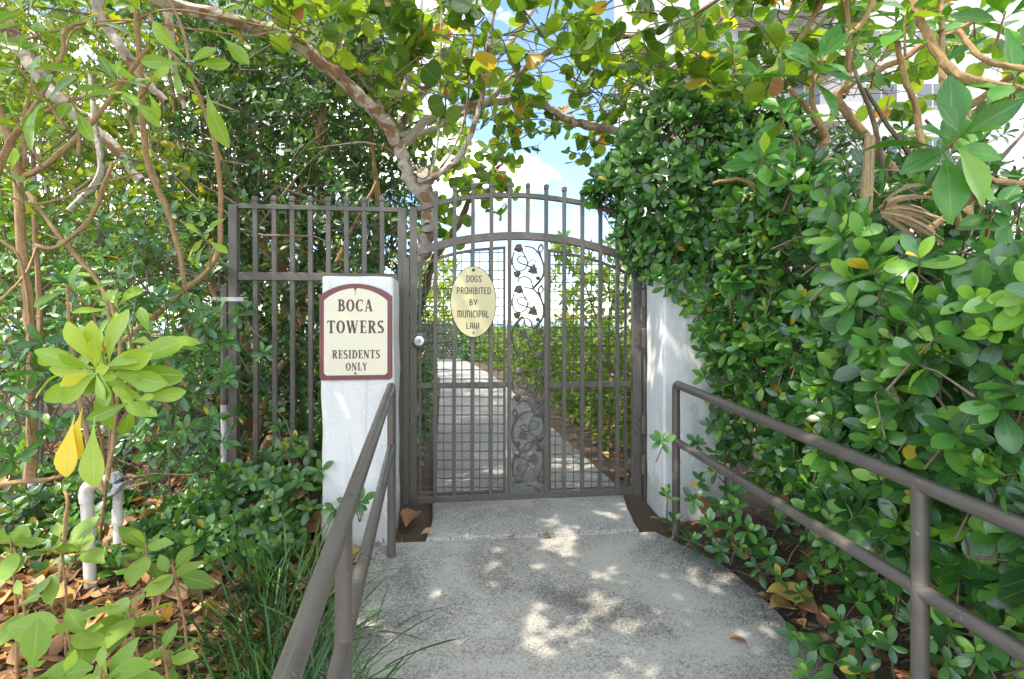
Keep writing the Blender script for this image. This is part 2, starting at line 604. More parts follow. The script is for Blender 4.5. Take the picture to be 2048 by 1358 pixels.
xs = [-2500, -600, -150, -40, -15, -8] + list(np.arange(-5, 5.01, 0.2)) + [8, 15, 40, 150, 600, 2500]
ys = [-600, -80, -20, -8] + list(np.arange(-6, 9.01, 0.2)) + [12, 16, 22, 30, 45]
grid_sheet('ground', xs, ys, soil_z, M['soil'])
M['sea'] = m_plain('sea_water', (0.05, 0.13, 0.19), 0.25, 0, 0.2, 0.02)
grid_sheet('sea', [-4000, 0, 4000], [45, 400, 7000], lambda x, y: -0.035, M['sea'])


def slab(name, left, right, mat, top, thick=0.12):
    """left and right: matching rows of (X, Y); edges are broken up a little"""
    b = MB()
    rows = []
    for (a, c) in zip(left, right):
        row = []
        for k in range(13):
            t = k / 12
            x, y = a[0] + (c[0] - a[0]) * t, a[1] + (c[1] - a[1]) * t
            row.append((x, y, top(x, y)))
        rows.append(row)
    nr, nc = len(rows), 13
    vs = [p for r_ in rows for p in r_]
    fs = [(j * nc + i, j * nc + i + 1, (j + 1) * nc + i + 1, (j + 1) * nc + i) for j in range(nr - 1) for i in range(nc - 1)]
    # outer edge: a rounded arris and then the side
    per = [j * nc for j in range(nr)][::-1] + list(range(nc)) + [j * nc + nc - 1 for j in range(nr)] + [(nr - 1) * nc + i for i in range(nc)][::-1]
    per = [q for i, q in enumerate(per) if q != per[i - 1]]
    base = len(vs)
    cx = sum(vs[q][0] for q in per) / len(per)
    for dz, grow in ((-0.008, 0.006), (-thick, 0.012)):
        for i, q in enumerate(per):
            a, c = vs[per[i - 1]], vs[per[(i + 1) % len(per)]]
            dx, dy = c[0] - a[0], c[1] - a[1]
            l_ = math.hypot(dx, dy) or 1
            g = grow * (1 + R.uniform(-0.5, 0.5))
            vs.append((vs[q][0] + dy / l_ * g, vs[q][1] - dx / l_ * g, vs[q][2] + dz))
    n = len(per)
    for i in range(n):
        j = (i + 1) % n
        fs.append((per[j], per[i], base + i, base + j))
        fs.append((base + j, base + i, base + n + i, base + n + j))
    b.add(vs, fs)
    o = b.build(name, mat, smooth=True)
    tag(o, kind='structure')
    return o


def interp_rows(pts, ny):
    ds = np.linspace(0, len(pts) - 1, ny)
    return [(float(np.interp(d, range(len(pts)), [p[0] for p in pts])), float(np.interp(d, range(len(pts)), [p[1] for p in pts]))) for d in ds]


Lr = [(-0.45, -5), (-0.58, 0.2), (-0.66, 0.9), (-0.72, 1.5), (-0.76, 2.0), (-0.77, 2.3), (-0.77, 2.63)]
Rr_ = [(1.40, -5), (1.25, 0.3), (1.19, 1.1), (1.13, 1.75), (1.09, 2.15), (1.01, 2.45), (0.775, 2.765)]
jig = lambda pts: [(x + R.uniform(-0.008, 0.008), y) for x, y in pts]
slab('ramp', jig(interp_rows(Lr, 40)), jig(interp_rows(Rr_, 40)), M['ramp'], lambda x, y: gz(y) + 0.006 * math.sin(x * 2.3 + 1) * math.sin(y * 1.7))
Ll = [(-0.438, 2.668), (-0.44, 2.85), (-0.475, 3.12), (-0.50, 3.30)]
Rl = [(0.672, 2.768), (0.675, 2.95), (0.685, 3.15), (0.70, 3.30)]
slab('landing', jig(interp_rows(Ll, 8)), jig(interp_rows(Rl, 8)), M['landing'], lambda x, y: gz(y) + 0.014 - 0.01 * max(0, 2.75 - y))
pl = lambda y: -0.50 - 0.132 * (y - 3.3) - (0.03 * max(0, y - 9) ** 1.4)
pr = lambda y: 0.72 - 0.155 * (y - 3.3) - (0.035 * max(0, y - 9) ** 1.4)
yy = list(np.linspace(3.312, 6.2, 10))
slab('path', [(pl(y), y) for y in yy], [(pr(y), y) for y in yy], M['path'], lambda x, y: 0.012)
yy = list(np.linspace(6.215, 9.2, 10))
slab('path', [(pl(y), y) for y in yy], [(pr(y), y) for y in yy], M['path'], lambda x, y: 0.015)
yy = list(np.linspace(9.215, 15.5, 20))
slab('path', [(pl(y), y) for y in yy], [(pr(y), y) for y in yy], M['path'], lambda x, y: 0.012)

# unseen pale paving behind the camera, added to bounce sunlight forward
M['bounce_pavement'] = m_concrete('bounce_concrete', (0.46, 0.45, 0.43), (0.58, 0.57, 0.54), 0.3, (0.25, 0.25, 0.24))
grid_sheet('bounce_pavement', [-14, -5, 0, 5, 14], [-16, -8, -5.02], lambda x, y: gz(y) + 0.004, M['bounce_pavement'])
grid_sheet('bounce_pavement', [-9, -3, -0.62], [-4.98, -3, -1.4], lambda x, y: gz(y) + 0.004, M['bounce_pavement'])
grid_sheet('bounce_pavement', [1.40, 3, 9], [-4.98, -3, -1.4], lambda x, y: gz(y) + 0.004, M['bounce_pavement'])
# ------------------------------------------------------------------ pillars
PL = Plane((787 - 1024) / F * 2.66, 2.66)
pil = empty('gate_pillar')
PL.place(pil)
tag(pil, 'white stucco pillar left of the gate carrying the maroon bordered sign', 'pillar', 'white stucco pillars')
w = -PL(643, 700)[0]


def stucco_block(x0, x1, y0, y1, z0, z1, parent, name='shaft'):
    bm = bmesh.new()
    bmesh.ops.create_cube(bm, size=1)
    for v in bm.verts:
        v.co = Vector(((x0 + x1) / 2 + v.co.x * (x1 - x0), (y0 + y1) / 2 + v.co.y * (y1 - y0), (z0 + z1) / 2 + v.co.z * (z1 - z0)))
    bmesh.ops.bevel(bm, geom=bm.edges[:], offset=0.014, segments=3, affect='EDGES', profile=0.6)
    bmesh.ops.subdivide_edges(bm, edges=[e for e in bm.edges if e.calc_length() > 0.08], cuts=14, use_grid_fill=True)
    for v in bm.verts:
        k = 0.0035 * math.sin(v.co.x * 23 + v.co.z * 17) + 0.003 * math.sin(v.co.z * 9.0 + v.co.x * 41)
        v.co += Vector((k * 0.7, k, 0.4 * k))
    me = bpy.data.meshes.new(name)
    bm.to_mesh(me)
    bm.free()
    me.materials.append(M['stucco'])
    me.polygons.foreach_set('use_smooth', [True] * len(me.polygons))
    o = bpy.data.objects.new(name, me)
    COL.objects.link(o)
    o.parent = parent
    return o


stucco_block(-w, 0, 0, 0.30, -0.16, PL(700, 552)[1], pil)
PR = Plane((1328 - 1024) / F * 2.95, 2.95)
pir = empty('gate_pillar')
PR.place(pir)
tag(pir, 'white stucco pillar right of the gate hinges, half hidden by the hedge', 'pillar', 'white stucco pillars')
stucco_block(0, PR(1450, 700)[0], 0, 0.27, -0.14, 1.37, pir)

# ------------------------------------------------------------------ lettering
def arc(cx, cy, rx, ry, a0, a1, thick, thin, n=16):
    pts, ws = [], []
    for i in range(n + 1):
        a = rad(a0 + (a1 - a0) * i / n)
        pts.append((cx + rx * math.cos(a), cy + ry * math.sin(a)))
        ws.append(thin + (thick - thin) * abs(math.cos(a)) ** 1.3)
    return pts, ws


def st(*pts, w=0.2, w2=None):
    n = len(pts)
    return list(pts), [w if w2 is None else w + (w2 - w) * i / (n - 1) for i in range(n)]


K, T_ = 0.21, 0.085


def sf(x, y, h=0.17, up=1):
    """bracketed slab serif"""
    return [st((x - h, y + 0.03 * up), (x + h, y + 0.03 * up), w=0.065), st((x, y + 0.055 * up), (x, y + 0.15 * up), w=0.30, w2=K)]


def stem(x, top=True, bot=True):
    s = [st((x, 0.02), (x, 0.98), w=K)]
    if bot:
        s += sf(x, 0.0)
    if top:
        s += sf(x, 1.0, up=-1)
    return s


SERIF = {
    'I': (0.42, stem(0.21)),
    'B': (0.72, stem(0.2) + [arc(0.30, 0.745, 0.25, 0.215, -90, 90, K * 0.95, T_), arc(0.30, 0.285, 0.31, 0.245, -90, 90, K, T_), st((0.2, 0.96), (0.32, 0.96), w=T_), st((0.2, 0.53), (0.32, 0.53), w=T_), st((0.2, 0.04), (0.32, 0.04), w=T_)]),
    'O': (0.82, [arc(0.41, 0.5, 0.29, 0.46, 0, 360, K * 1.05, T_, 36)]),
    'C': (0.76, [arc(0.42, 0.5, 0.30, 0.46, 62, 318, K * 1.1, T_, 28), st((0.55, 0.90), (0.70, 0.98), (0.66, 0.66), w=0.10, w2=0.06)]),
    'A': (0.84, [st((0.38, 1.0), (0.14, 0.03), w=T_), st((0.40, 1.0), (0.67, 0.03), w=K), st((0.22, 0.30), (0.58, 0.30), w=T_)] + [st((0.02, 0.03), (0.27, 0.03), w=0.065), st((0.50, 0.03), (0.83, 0.03), w=0.065)]),
    'T': (0.74, stem(0.37, top=False) + [st((0.03, 0.95), (0.71, 0.95), w=0.10), st((0.06, 0.98), (0.03, 0.74), w=0.10, w2=0.04), st((0.68, 0.98), (0.72, 0.74), w=0.10, w2=0.04)]),
    'W': (1.16, [st((0.14, 0.97), (0.38, 0.0), w=K * 1.05), st((0.38, 0.0), (0.58, 0.97), w=T_), st((0.56, 0.97), (0.80, 0.0), w=K * 1.05), st((0.80, 0.0), (1.03, 0.97), w=T_), st((0.0, 0.97), (0.30, 0.97), w=0.065), st((0.44, 0.975), (0.70, 0.975), w=0.06), st((0.90, 0.97), (1.14, 0.97), w=0.065)]),
    'E': (0.66, stem(0.2, False, False) + [st((0.02, 0.965), (0.58, 0.965), w=0.075), st((0.02, 0.035), (0.60, 0.035), w=0.075), st((0.2, 0.51), (0.48, 0.51), w=T_), st((0.56, 0.98), (0.60, 0.72), w=0.10, w2=0.04), st((0.58, 0.02), (0.63, 0.30), w=0.10, w2=0.04), st((0.49, 0.62), (0.49, 0.40), w=0.06)]),
    'R': (0.80, stem(0.2) + [arc(0.32, 0.74, 0.26, 0.22, -90, 90, K, T_), st((0.2, 0.96), (0.34, 0.96), w=T_), st((0.2, 0.52), (0.34, 0.52), w=T_), st((0.38, 0.50), (0.66, 0.02), w=K * 0.95), st((0.58, 0.03), (0.82, 0.03), w=0.06)]),
    'S': (0.62, [arc(0.31, 0.735, 0.20, 0.225, 30, 250, K * 0.9, T_, 18), arc(0.30, 0.265, 0.22, 0.225, -140, 75, K * 0.95, T_, 18), st((0.24, 0.60), (0.42, 0.40), w=K), st((0.47, 0.82), (0.53, 0.99), w=0.05, w2=0.10), st((0.13, 0.18), (0.07, 0.01), w=0.05, w2=0.10)]),
    'D': (0.82, stem(0.2) + [arc(0.30, 0.5, 0.38, 0.46, -90, 90, K, T_, 20), st((0.2, 0.96), (0.32, 0.96), w=T_), st((0.2, 0.04), (0.32, 0.04), w=T_)]),
    'N': (0.88, [st((0.16, 0.03), (0.16, 0.97), w=T_), st((0.16, 0.97), (0.70, 0.03), w=K), st((0.70, 0.03), (0.70, 0.97), w=T_), st((0.02, 0.97), (0.24, 0.97), w=0.065), st((0.03, 0.03), (0.30, 0.03), w=0.065), st((0.58, 0.97), (0.86, 0.97), w=0.065)]),
    'L': (0.66, stem(0.2) + [st((0.2, 0.035), (0.58, 0.035), w=0.08), st((0.56, 0.02), (0.62, 0.32), w=0.10, w2=0.04)]),
    'Y': (0.80, [st((0.14, 0.97), (0.40, 0.46), w=K), st((0.66, 0.97), (0.40, 0.46), w=T_), st((0.40, 0.50), (0.40, 0.02), w=K), st((0.0, 0.97), (0.30, 0.97), w=0.065), st((0.52, 0.97), (0.80, 0.97), w=0.065), st((0.24, 0.03), (0.58, 0.03), w=0.065)]),
}
Q = 0.135


def rr(x0, x1, y0, y1, r=0.14, a=None):
    """rounded rectangle path, closed"""
    out = []
    for cx, cy, s in ((x1 - r, y1 - r, 0), (x0 + r, y1 - r, 90), (x0 + r, y0 + r, 180), (x1 - r, y0 + r, 270)):
        for i in range(5):
            t = rad(s + i * 22.5)
            out.append((cx + r * math.cos(t), cy + r * math.sin(t)))
    return out


DECO = {
    'D': (0.56, [st((0.10, 0), (0.10, 1), w=Q), st((0.03, 0.95), (0.28, 0.95), (0.42, 0.85), (0.46, 0.6), (0.46, 0.3), (0.42, 0.14), (0.28, 0.05), (0.03, 0.05), w=Q)]),
    'O': (0.54, [(rr(0.08, 0.46, 0.04, 0.96, 0.17) + rr(0.08, 0.46, 0.04, 0.96, 0.17)[:1], [Q] * 21)]),
    'G': (0.54, [st((0.45, 0.78), (0.43, 0.90), (0.32, 0.96), (0.20, 0.95), (0.10, 0.86), (0.08, 0.7), (0.08, 0.3), (0.11, 0.13), (0.22, 0.05), (0.34, 0.05), (0.44, 0.13), (0.46, 0.45), (0.28, 0.46), w=Q)]),
    'S': (0.50, [st((0.42, 0.80), (0.38, 0.93), (0.26, 0.96), (0.14, 0.93), (0.08, 0.80), (0.10, 0.66), (0.24, 0.53), (0.38, 0.40), (0.43, 0.24), (0.38, 0.09), (0.26, 0.04), (0.13, 0.07), (0.08, 0.2), w=Q)]),
    'P': (0.52, [st((0.11, 0), (0.11, 1), w=Q), st((0.03, 0.95), (0.28, 0.95), (0.41, 0.87), (0.44, 0.70), (0.41, 0.52), (0.28, 0.44), (0.11, 0.44), w=Q)]),
    'R': (0.54, [st((0.11, 0), (0.11, 1), w=Q), st((0.03, 0.95), (0.28, 0.95), (0.41, 0.87), (0.44, 0.72), (0.41, 0.55), (0.28, 0.48), (0.11, 0.48), w=Q), st((0.26, 0.48), (0.42, 0.22), (0.47, 0.0), w=Q)]),
    'H': (0.56, [st((0.10, 0), (0.10, 1), w=Q), st((0.46, 0), (0.46, 1), w=Q), st((0.10, 0.48), (0.46, 0.48), w=Q * 0.9)]),
    'I': (0.24, [st((0.12, 0), (0.12, 1), w=Q)]),
    'B': (0.54, [st((0.11, 0), (0.11, 1), w=Q), st((0.03, 0.95), (0.28, 0.95), (0.39, 0.86), (0.39, 0.65), (0.26, 0.55), (0.11, 0.55), w=Q), st((0.26, 0.55), (0.42, 0.46), (0.45, 0.28), (0.41, 0.12), (0.28, 0.05), (0.03, 0.05), w=Q)]),
    'T': (0.46, [st((0.23, 0), (0.23, 1), w=Q), st((0.0, 0.95), (0.46, 0.95), w=Q)]),
    'E': (0.48, [st((0.42, 0.93), (0.26, 0.95), (0.13, 0.86), (0.09, 0.68), (0.09, 0.30), (0.13, 0.13), (0.26, 0.05), (0.42, 0.07), w=Q), st((0.09, 0.50), (0.40, 0.50), w=Q * 0.9)]),
    'Y': (0.52, [st((0.07, 1), (0.07, 0.74), (0.14, 0.56), (0.26, 0.48), w=Q), st((0.45, 1), (0.45, 0.74), (0.38, 0.56), (0.26, 0.48), w=Q), st((0.26, 0.5), (0.26, 0), w=Q)]),
    'M': (0.80, [st((0.02, 0.95), (0.12, 0.95), w=Q * 0.8), st((0.12, 0), (0.12, 1), w=Q), st((0.12, 0.90), (0.28, 0.95), (0.40, 0.86), (0.42, 0.70), (0.42, 0), w=Q), st((0.40, 0.86), (0.52, 0.95), (0.64, 0.93), (0.71, 0.80), (0.71, 0), w=Q)]),
    'U': (0.56, [st((0.09, 1), (0.09, 0.28), (0.15, 0.10), (0.28, 0.04), (0.41, 0.10), (0.47, 0.28), (0.47, 1), w=Q)]),
    'N': (0.56, [st((0.02, 0.95), (0.10, 0.95), w=Q * 0.8), st((0.10, 0), (0.10, 1), w=Q), st((0.10, 0.90), (0.28, 0.96), (0.42, 0.88), (0.47, 0.70), (0.47, 0), w=Q)]),
    'C': (0.50, [st((0.44, 0.78), (0.41, 0.91), (0.30, 0.96), (0.18, 0.93), (0.10, 0.82), (0.08, 0.66), (0.08, 0.32), (0.12, 0.13), (0.22, 0.05), (0.34, 0.05), (0.44, 0.14), w=Q)]),
    'A': (0.54, [st((0.09, 0), (0.09, 0.70), (0.15, 0.89), (0.27, 0.96), (0.39, 0.89), (0.45, 0.70), (0.45, 0), w=Q), st((0.09, 0.40), (0.45, 0.40), w=Q * 0.9)]),
    'L': (0.46, [st((0.10, 1), (0.10, 0.05), w=Q), st((0.04, 0.05), (0.44, 0.05), w=Q)]),
    'W': (0.80, [st((0.09, 1), (0.09, 0.26), (0.16, 0.08), (0.26, 0.05), (0.38, 0.14), (0.40, 0.30), (0.40, 0.96), w=Q), st((0.38, 0.14), (0.50, 0.05), (0.62, 0.08), (0.71, 0.26), (0.71, 1), w=Q)]),
}


def lettering(text, font, xc, z0, width, height, yfront, mat, parent, gap=0.10):
    tot = sum(font[ch][0] for ch in text) + gap * (len(text) - 1)
    kx, x = width / tot, xc - width / 2
    b = MB()
    cnt = 0
    for ch in text:
        gw, strokes = font[ch]
        for pts, ws in strokes:
            n = len(pts)
            vs = []
            yv = yfront - 0.00006 * (cnt % 9)
            cnt += 1
            sp = [(x + p[0] * kx, z0 + p[1] * height) for p in pts]
            closed = n > 8 and math.hypot(pts[0][0] - pts[-1][0], pts[0][1] - pts[-1][1]) < 0.01
            for i in range(n):
                a, c = pts[max(i - 1, 0)], pts[min(i + 1, n - 1)]
                if closed and i in (0, n - 1):
                    a, c = pts[n - 2], pts[1]
                dx, dz = c[0] - a[0], c[1] - a[1]
                l_ = math.hypot(dx, dz) or 1
                hx, hz = -dz / l_ * ws[i] / 2, dx / l_ * ws[i] / 2
                vs += [(sp[i][0] + hx * kx, yv, sp[i][1] + hz * height), (sp[i][0] - hx * kx, yv, sp[i][1] - hz * height)]
            b.add(vs, [(2 * i + 1, 2 * i + 3, 2 * i + 2, 2 * i) for i in range(n - 1)])
        x += (gw + gap) * kx
    return b.build('lettering', mat, parent)


# ------------------------------------------------------------------ sign on the pillar
sg = empty('residents_sign')
PL.place(sg)
tag(sg, 'cream sign with maroon border reading BOCA TOWERS RESIDENTS ONLY on the pillar', 'sign')
x0, zt = PL(640, 567)
x1, zb = PL(785, 758)
zs = PL(640, 592)[1]


def arched(x0, x1, zb, zs, zt, ins, n=16):
    xa, xb, r_ = x0 + ins, x1 - ins, 0.012
    pts = [(xa + r_, zb + ins), (xb - r_, zb + ins), (xb, zb + ins + r_)]
    for i in range(n + 1):
        t = i / n
        pts.append((xb + (xa - xb) * t, zs - ins + (zt - zs) * (1 - (2 * t - 1) ** 2) ** 0.9))
    pts.append((xa, zb + ins + r_))
    return pts


MB().prism(arched(x0, x1, zb, zs, zt, 0), -0.016, -0.003).build('border', M['maroon'], sg, bevel=0.002)
MB().prism(arched(x0, x1, zb, zs, zt, 0.024), -0.0185, -0.0155).build('panel', M['cream'], sg)
xc = (x0 + x1) / 2
yf = -0.0192
for tx, yt, yb_, xl, xr in (('BOCA', 599, 623, 677, 747), ('TOWERS', 641, 666, 656, 769), ('RESIDENTS', 700, 716, 666, 761), ('ONLY', 725, 740, 693, 736)):
    a, z1_ = PL(xl, yt)
    c, z0_ = PL(xr, yb_)
    lettering(tx, SERIF, (a + c) / 2, z0_, c - a, z1_ - z0_, yf, M['ink'], sg, 0.09)
for py in (578, 746):
    cx_, cz_ = PL(712, py)
    s_ = MB().tube([(cx_, -0.0188, cz_), (cx_, -0.022, cz_)], [0.006, 0.0045], 10).build('screw', M['rust'], sg, True)
b = MB()
cx_, cz_ = PL(712, 579)
b.prism([(cx_ - 0.0015, cz_ - 0.03), (cx_ + 0.0012, cz_ - 0.028), (cx_ + 0.004, cz_), (cx_ - 0.004, cz_)], -0.01905, -0.0186)
b.build('rust_streak', m_plain('rust_stain', (0.50, 0.38, 0.16), 0.6), sg)

# ------------------------------------------------------------------ fence panel
GP = Plane(-0.6, 3.1)


def gbox(b, px0, px1, py0, py1, y0, y1, mi=0):
    """box between two pixels on the gate plane (py0 upper, py1 lower)"""
    a, zt_ = GP((px0), py0)
    c, _ = GP(px1, py0)
    _, zb_ = GP((px0 + px1) / 2, py1)
    _, zt_ = GP((px0 + px1) / 2, py0)
    b.box(a, c, y0, y1, zb_, zt_, mi)
    return b


def cap_mesh(b, s, z, r=0.013, yc=0.0):
    """small square post cap: collar, flare and low pyramid"""
    for (h0, h1, k0, k1) in ((0, 0.008, 1.0, 1.22), (0.008, 0.026, 1.26, 1.26), (0.026, 0.033, 1.15, 0.6)):
        vs = [(s + sx * r * k, yc + sy * r * k, z + h) for h, k in ((h0, k0), (h1, k1)) for sx, sy in ((-1, -1), (1, -1), (1, 1), (-1, 1))]
        b.add(vs, [(0, 1, 5, 4), (1, 2, 6, 5), (2, 3, 7, 6), (3, 0, 4, 7), (4, 5, 6, 7), (3, 2, 1, 0)])
    return b


fen = empty('iron_fence')
GP.place(fen)
tag(fen, 'bronze painted iron fence panel of upright bars left of the gate', 'fence')
gbox(MB(), 460, 477, 411, 985, -0.026, 0.026).build('post', M['metal'], fen, bevel=0.003)
gbox(MB(), 796, 813, 416, 1086, -0.022, 0.026).build('post', M['metal'], fen, bevel=0.003)
gbox(MB(), 477.3, 795.7, 412, 421, -0.016, 0.016).build('top_rail', M['metal'], fen, bevel=0.002)
gbox(MB(), 477.3, 795.7, 546, 562, -0.020, 0.020).build('middle_rail', M['metal'], fen, bevel=0.003)
gbox(MB(), 477.3, 795.7, 965, 978, -0.018, 0.018).build('bottom_rail', M['metal'], fen, bevel=0.003)


def bar(parent, px, ptop, pbot, capz=None, r=0.0125, yc=0.0, lean=0.0):
    s, z1_ = GP(px, ptop)
    s2, z0_ = GP(px + lean, pbot)
    b = MB()
    vs = [(q + sx * r, yc + sy * r, z) for q, z in ((s2, z0_), (s, z1_)) for sx, sy in ((-1, -1), (1, -1), (1, 1), (-1, 1))]
    b.add(vs, [(0, 1, 5, 4), (1, 2, 6, 5), (2, 3, 7, 6), (3, 0, 4, 7), (4, 5, 6, 7), (3, 2, 1, 0)])
    o = b.build('bar', M['metal'], parent, bevel=0.0015)
    if capz is not None:
        cap_mesh(MB(), s, z1_ + 0.0005, r, yc).build('cap', M['metal'], o)
    return o


for i, px in enumerate((511, 549, 585, 621, 657, 693, 728.5, 764)):
    bar(fen, px, 404 + R.uniform(-1, 1), 964, True, lean=1.5)
for px in (492,):
    pass

# tie strap and round pole of the chain link beside the fence
po = empty('fence_pole')
q = P(450, 900, 2.98)
po.location = (q.x, q.y, -0.05)
tag(po, 'round brown pole with white peeling foot strapped to the iron fence post', 'pole')
zt = P(450, 570, 2.98).z + 0.05
zm = P(450, 800, 2.98).z + 0.05
MB().tube([(0, 0, zm), (0, 0, zt - 0.01), (0, 0, zt)], [0.024, 0.024, 0.019], 16).build('upper_sleeve', M['rail'], po, True)
MB().tube([(0, 0, -0.1), (0, 0, zm - 0.002)], 0.0225, 16).build('foot', M['galv'], po, True)
MB().tube([(0, 0, zm + 0.002), (0, 0, zm - 0.025)], [0.0245, 0.0235], 16).build('rust_ring', M['rust'], po, True)
zz = P(450, 598, 2.98).z + 0.05
b = MB().box(-0.034, 0.125, -0.030, -0.026, zz - 0.014, zz + 0.010)
b.box(-0.034, -0.030, -0.030, 0.03, zz - 0.014, zz + 0.010)
b.build('tie_strap', M['galv'], po)
MB().tube([(-0.036, -0.012, zz), (-0.062, -0.014, zz)], 0.012, 8).build('bolt', M['pvc'], po, True)

# chain link fence running off to the left
cl = empty('chain_link_fence')
q0, q1 = P(70, 900, 2.95), P(452, 900, 3.02)
cl.location = (q0.x, q0.y, 0)
tag(cl, 'low dark chain link fence behind the left shrubs with a rusty capped post', 'fence')
MB().tube([(0, 0, -0.15), (0, 0, P(75, 662, 2.95).z)], 0.034, 16).build('post', M['galv'], cl, True)
MB().tube([(0, 0, P(75, 662, 2.95).z + 0.001), (0, 0, P(75, 640, 2.95).z), (0, 0, P(75, 636, 2.95).z)], [0.036, 0.034, 0.02], 16).build('post_cap', M['rust'], cl, True)
b = MB()
Lx = q1.x - q0.x - 0.03
for s_ in (-1, 1):
    for k in range(-18, 46):
        pts = []
        for j in range(0, 19):
            z = 0.02 + j * 0.05
            x = k * 0.05 + s_ * j * 0.05
            if -0.35 <= x <= Lx:
                pts.append((x, 0.004 * s_ * (1 if j % 2 else -1), z))
        if len(pts) > 1:
            b.tube(pts, 0.0016, 4, caps=False)
o = b.build('wire_mesh', M['greenwire'], cl)
tag(o, kind='stuff')
MB().tube([(-0.35, 0, 0.935), (Lx, 0, 0.935)], 0.004, 6).build('tension_wire', M['greenwire'], cl)

# ------------------------------------------------------------------ gate
gate = empty('pedestrian_gate')
GP.place(gate)
tag(gate, 'closed bronze iron gate with arched top, wire mesh and scrolled vine centre', 'gate')
gbox(MB(), 819.5, 834, 415, 1008, -0.021, 0.021).build('stile', M['metal'], gate, bevel=0.003)
gbox(MB(), 1264, 1280.5, 466, 989, -0.021, 0.021).build('stile', M['metal'], gate, bevel=0.003)
a1 = [(834, 419), (862, 411), (889, 404), (916, 398), (944, 394), (971, 392), (999, 391), (1026, 391), (1053, 391.5), (1080, 394), (1108, 397), (1135, 401), (1163, 406), (1190, 412), (1217, 420), (1243, 429), (1279, 443)]
a2 = [(834, 505), (862, 496), (889, 488), (916, 482), (944, 478), (971, 475), (999, 473), (1026, 472), (1053, 472.5), (1080, 474), (1108, 477), (1135, 481), (1163, 487), (1190, 494), (1217, 502), (1243, 512), (1264, 521)]
MB().strip([GP(*p) for p in a1], 0.0145, -0.0165, 0.0165).build('top_arch', M['metal'], gate, bevel=0.002)
MB().strip([GP(*p) for p in a2], 0.024, -0.0195, 0.0195).build('lower_arch', M['metal'], gate, bevel=0.003)
b = MB()
s0, zb0 = GP(834.3, 1006)
s1, zb1 = GP(1263.7, 987)
b.add([(s0, -0.0185, zb0), (s1, -0.0185, zb1), (s1, 0.0185, zb1), (s0, 0.0185, zb0), (s0, -0.0185, zb0 + 0.04), (s1, -0.0185, zb1 + 0.04), (s1, 0.0185, zb1 + 0.04), (s0, 0.0185, zb0 + 0.04)],
      [(3, 2, 1, 0), (4, 5, 6, 7), (0, 1, 5, 4), (1, 2, 6, 5), (2, 3, 7, 6), (3, 0, 4, 7)])
b.build('bottom_rail', M['metal'], gate, bevel=0.003)
gbox(MB(), 834.3, 1015, 765, 776, 0.0035, 0.017).build('middle_rail', M['metal'], gate, bevel=0.002)
gbox(MB(), 1094, 1263.7, 764, 775, 0.0035, 0.017).build('middle_rail', M['metal'], gate, bevel=0.002)


def interp_arch(arch, px):
    return float(np.interp(px, [p[0] for p in arch], [p[1] for p in arch]))


for px, full in ((872, 1), (909.5, 1), (946, 1), (983, 1), (1019, 1), (1056, 0), (1092, 1), (1128, 1), (1164, 1), (1200, 1), (1234, 1)):
    top = interp_arch(a1, px) - 15
    bot = (995 - (px - 834) * 0.043) if full else interp_arch(a2, px) - 6
    bar(gate, px, top, bot, True, 0.0118, -0.009 if full else 0.0, lean=-2.0 if px < 1000 else -1.0)
# loose plate strip at the latch side
gbox(MB(), 806, 819, 516, 1008, -0.030, -0.023).build('stop_plate', M['metal'], gate, bevel=0.002)


def mesh_panel(x0, x1, tops, bot):
    """wire mesh infill with its own flat frame"""
    fr = MB()
    tp = [GP(*p) for p in tops]
    fr.strip(tp, 0.009, 0.020, 0.030)
    gbox(fr, x0, x0 + 5, tops[0][1] + 3, bot, 0.0205, 0.0295)
    gbox(fr, x1 - 5, x1, tops[-1][1] + 3, bot, 0.0205, 0.0295)
    gbox(fr, x0 + 5, x1 - 5, bot - 6, bot, 0.0208, 0.0292)
    pan = fr.build('mesh_frame', M['metal'], gate)
    ty = lambda px: float(np.interp(px, [p[0] for p in tops], [p[1] for p in tops]))
    x = x0 + 14
    while x < x1 - 8:
        s, zt_ = GP(x, ty(x))
        _, zb_ = GP(x, bot - 3)
        n = 14
        MB().tube([(s + R.uniform(-0.0012, 0.0012), 0.0245, zb_ + (zt_ - zb_) * i / n) for i in range(n + 1)], 0.0030, 5).build('wire', M['wire'], pan)
        x += 18.2
    y = min(t[1] for t in tops) + 10
    while y < bot - 6:
        xa, xb = x0 + 2, x1 - 2
        # clip to the sloping top
        xs_ = [xx for xx in np.linspace(xa, xb, 40) if ty(xx) < y]
        if len(xs_) > 4:
            sa, z_ = GP(xs_[0], y)
            sb, z2_ = GP(xs_[-1], y)
            MB().tube([(sa + (sb - sa) * i / 8, 0.0285 + R.uniform(-0.0006, 0.0006), z_ + (z2_ - z_) * i / 8 + R.uniform(-0.001, 0.001)) for i in range(9)], 0.0030, 5).build('wire', M['wire'], pan)
        y += 18.2


mesh_panel(837, 1012, [(837, 532), (872, 517), (910, 506), (950, 499), (1012, 494)], 990)
mesh_panel(1098, 1256, [(1098, 500), (1130, 505), (1164, 512), (1200, 522), (1256, 545)], 983)

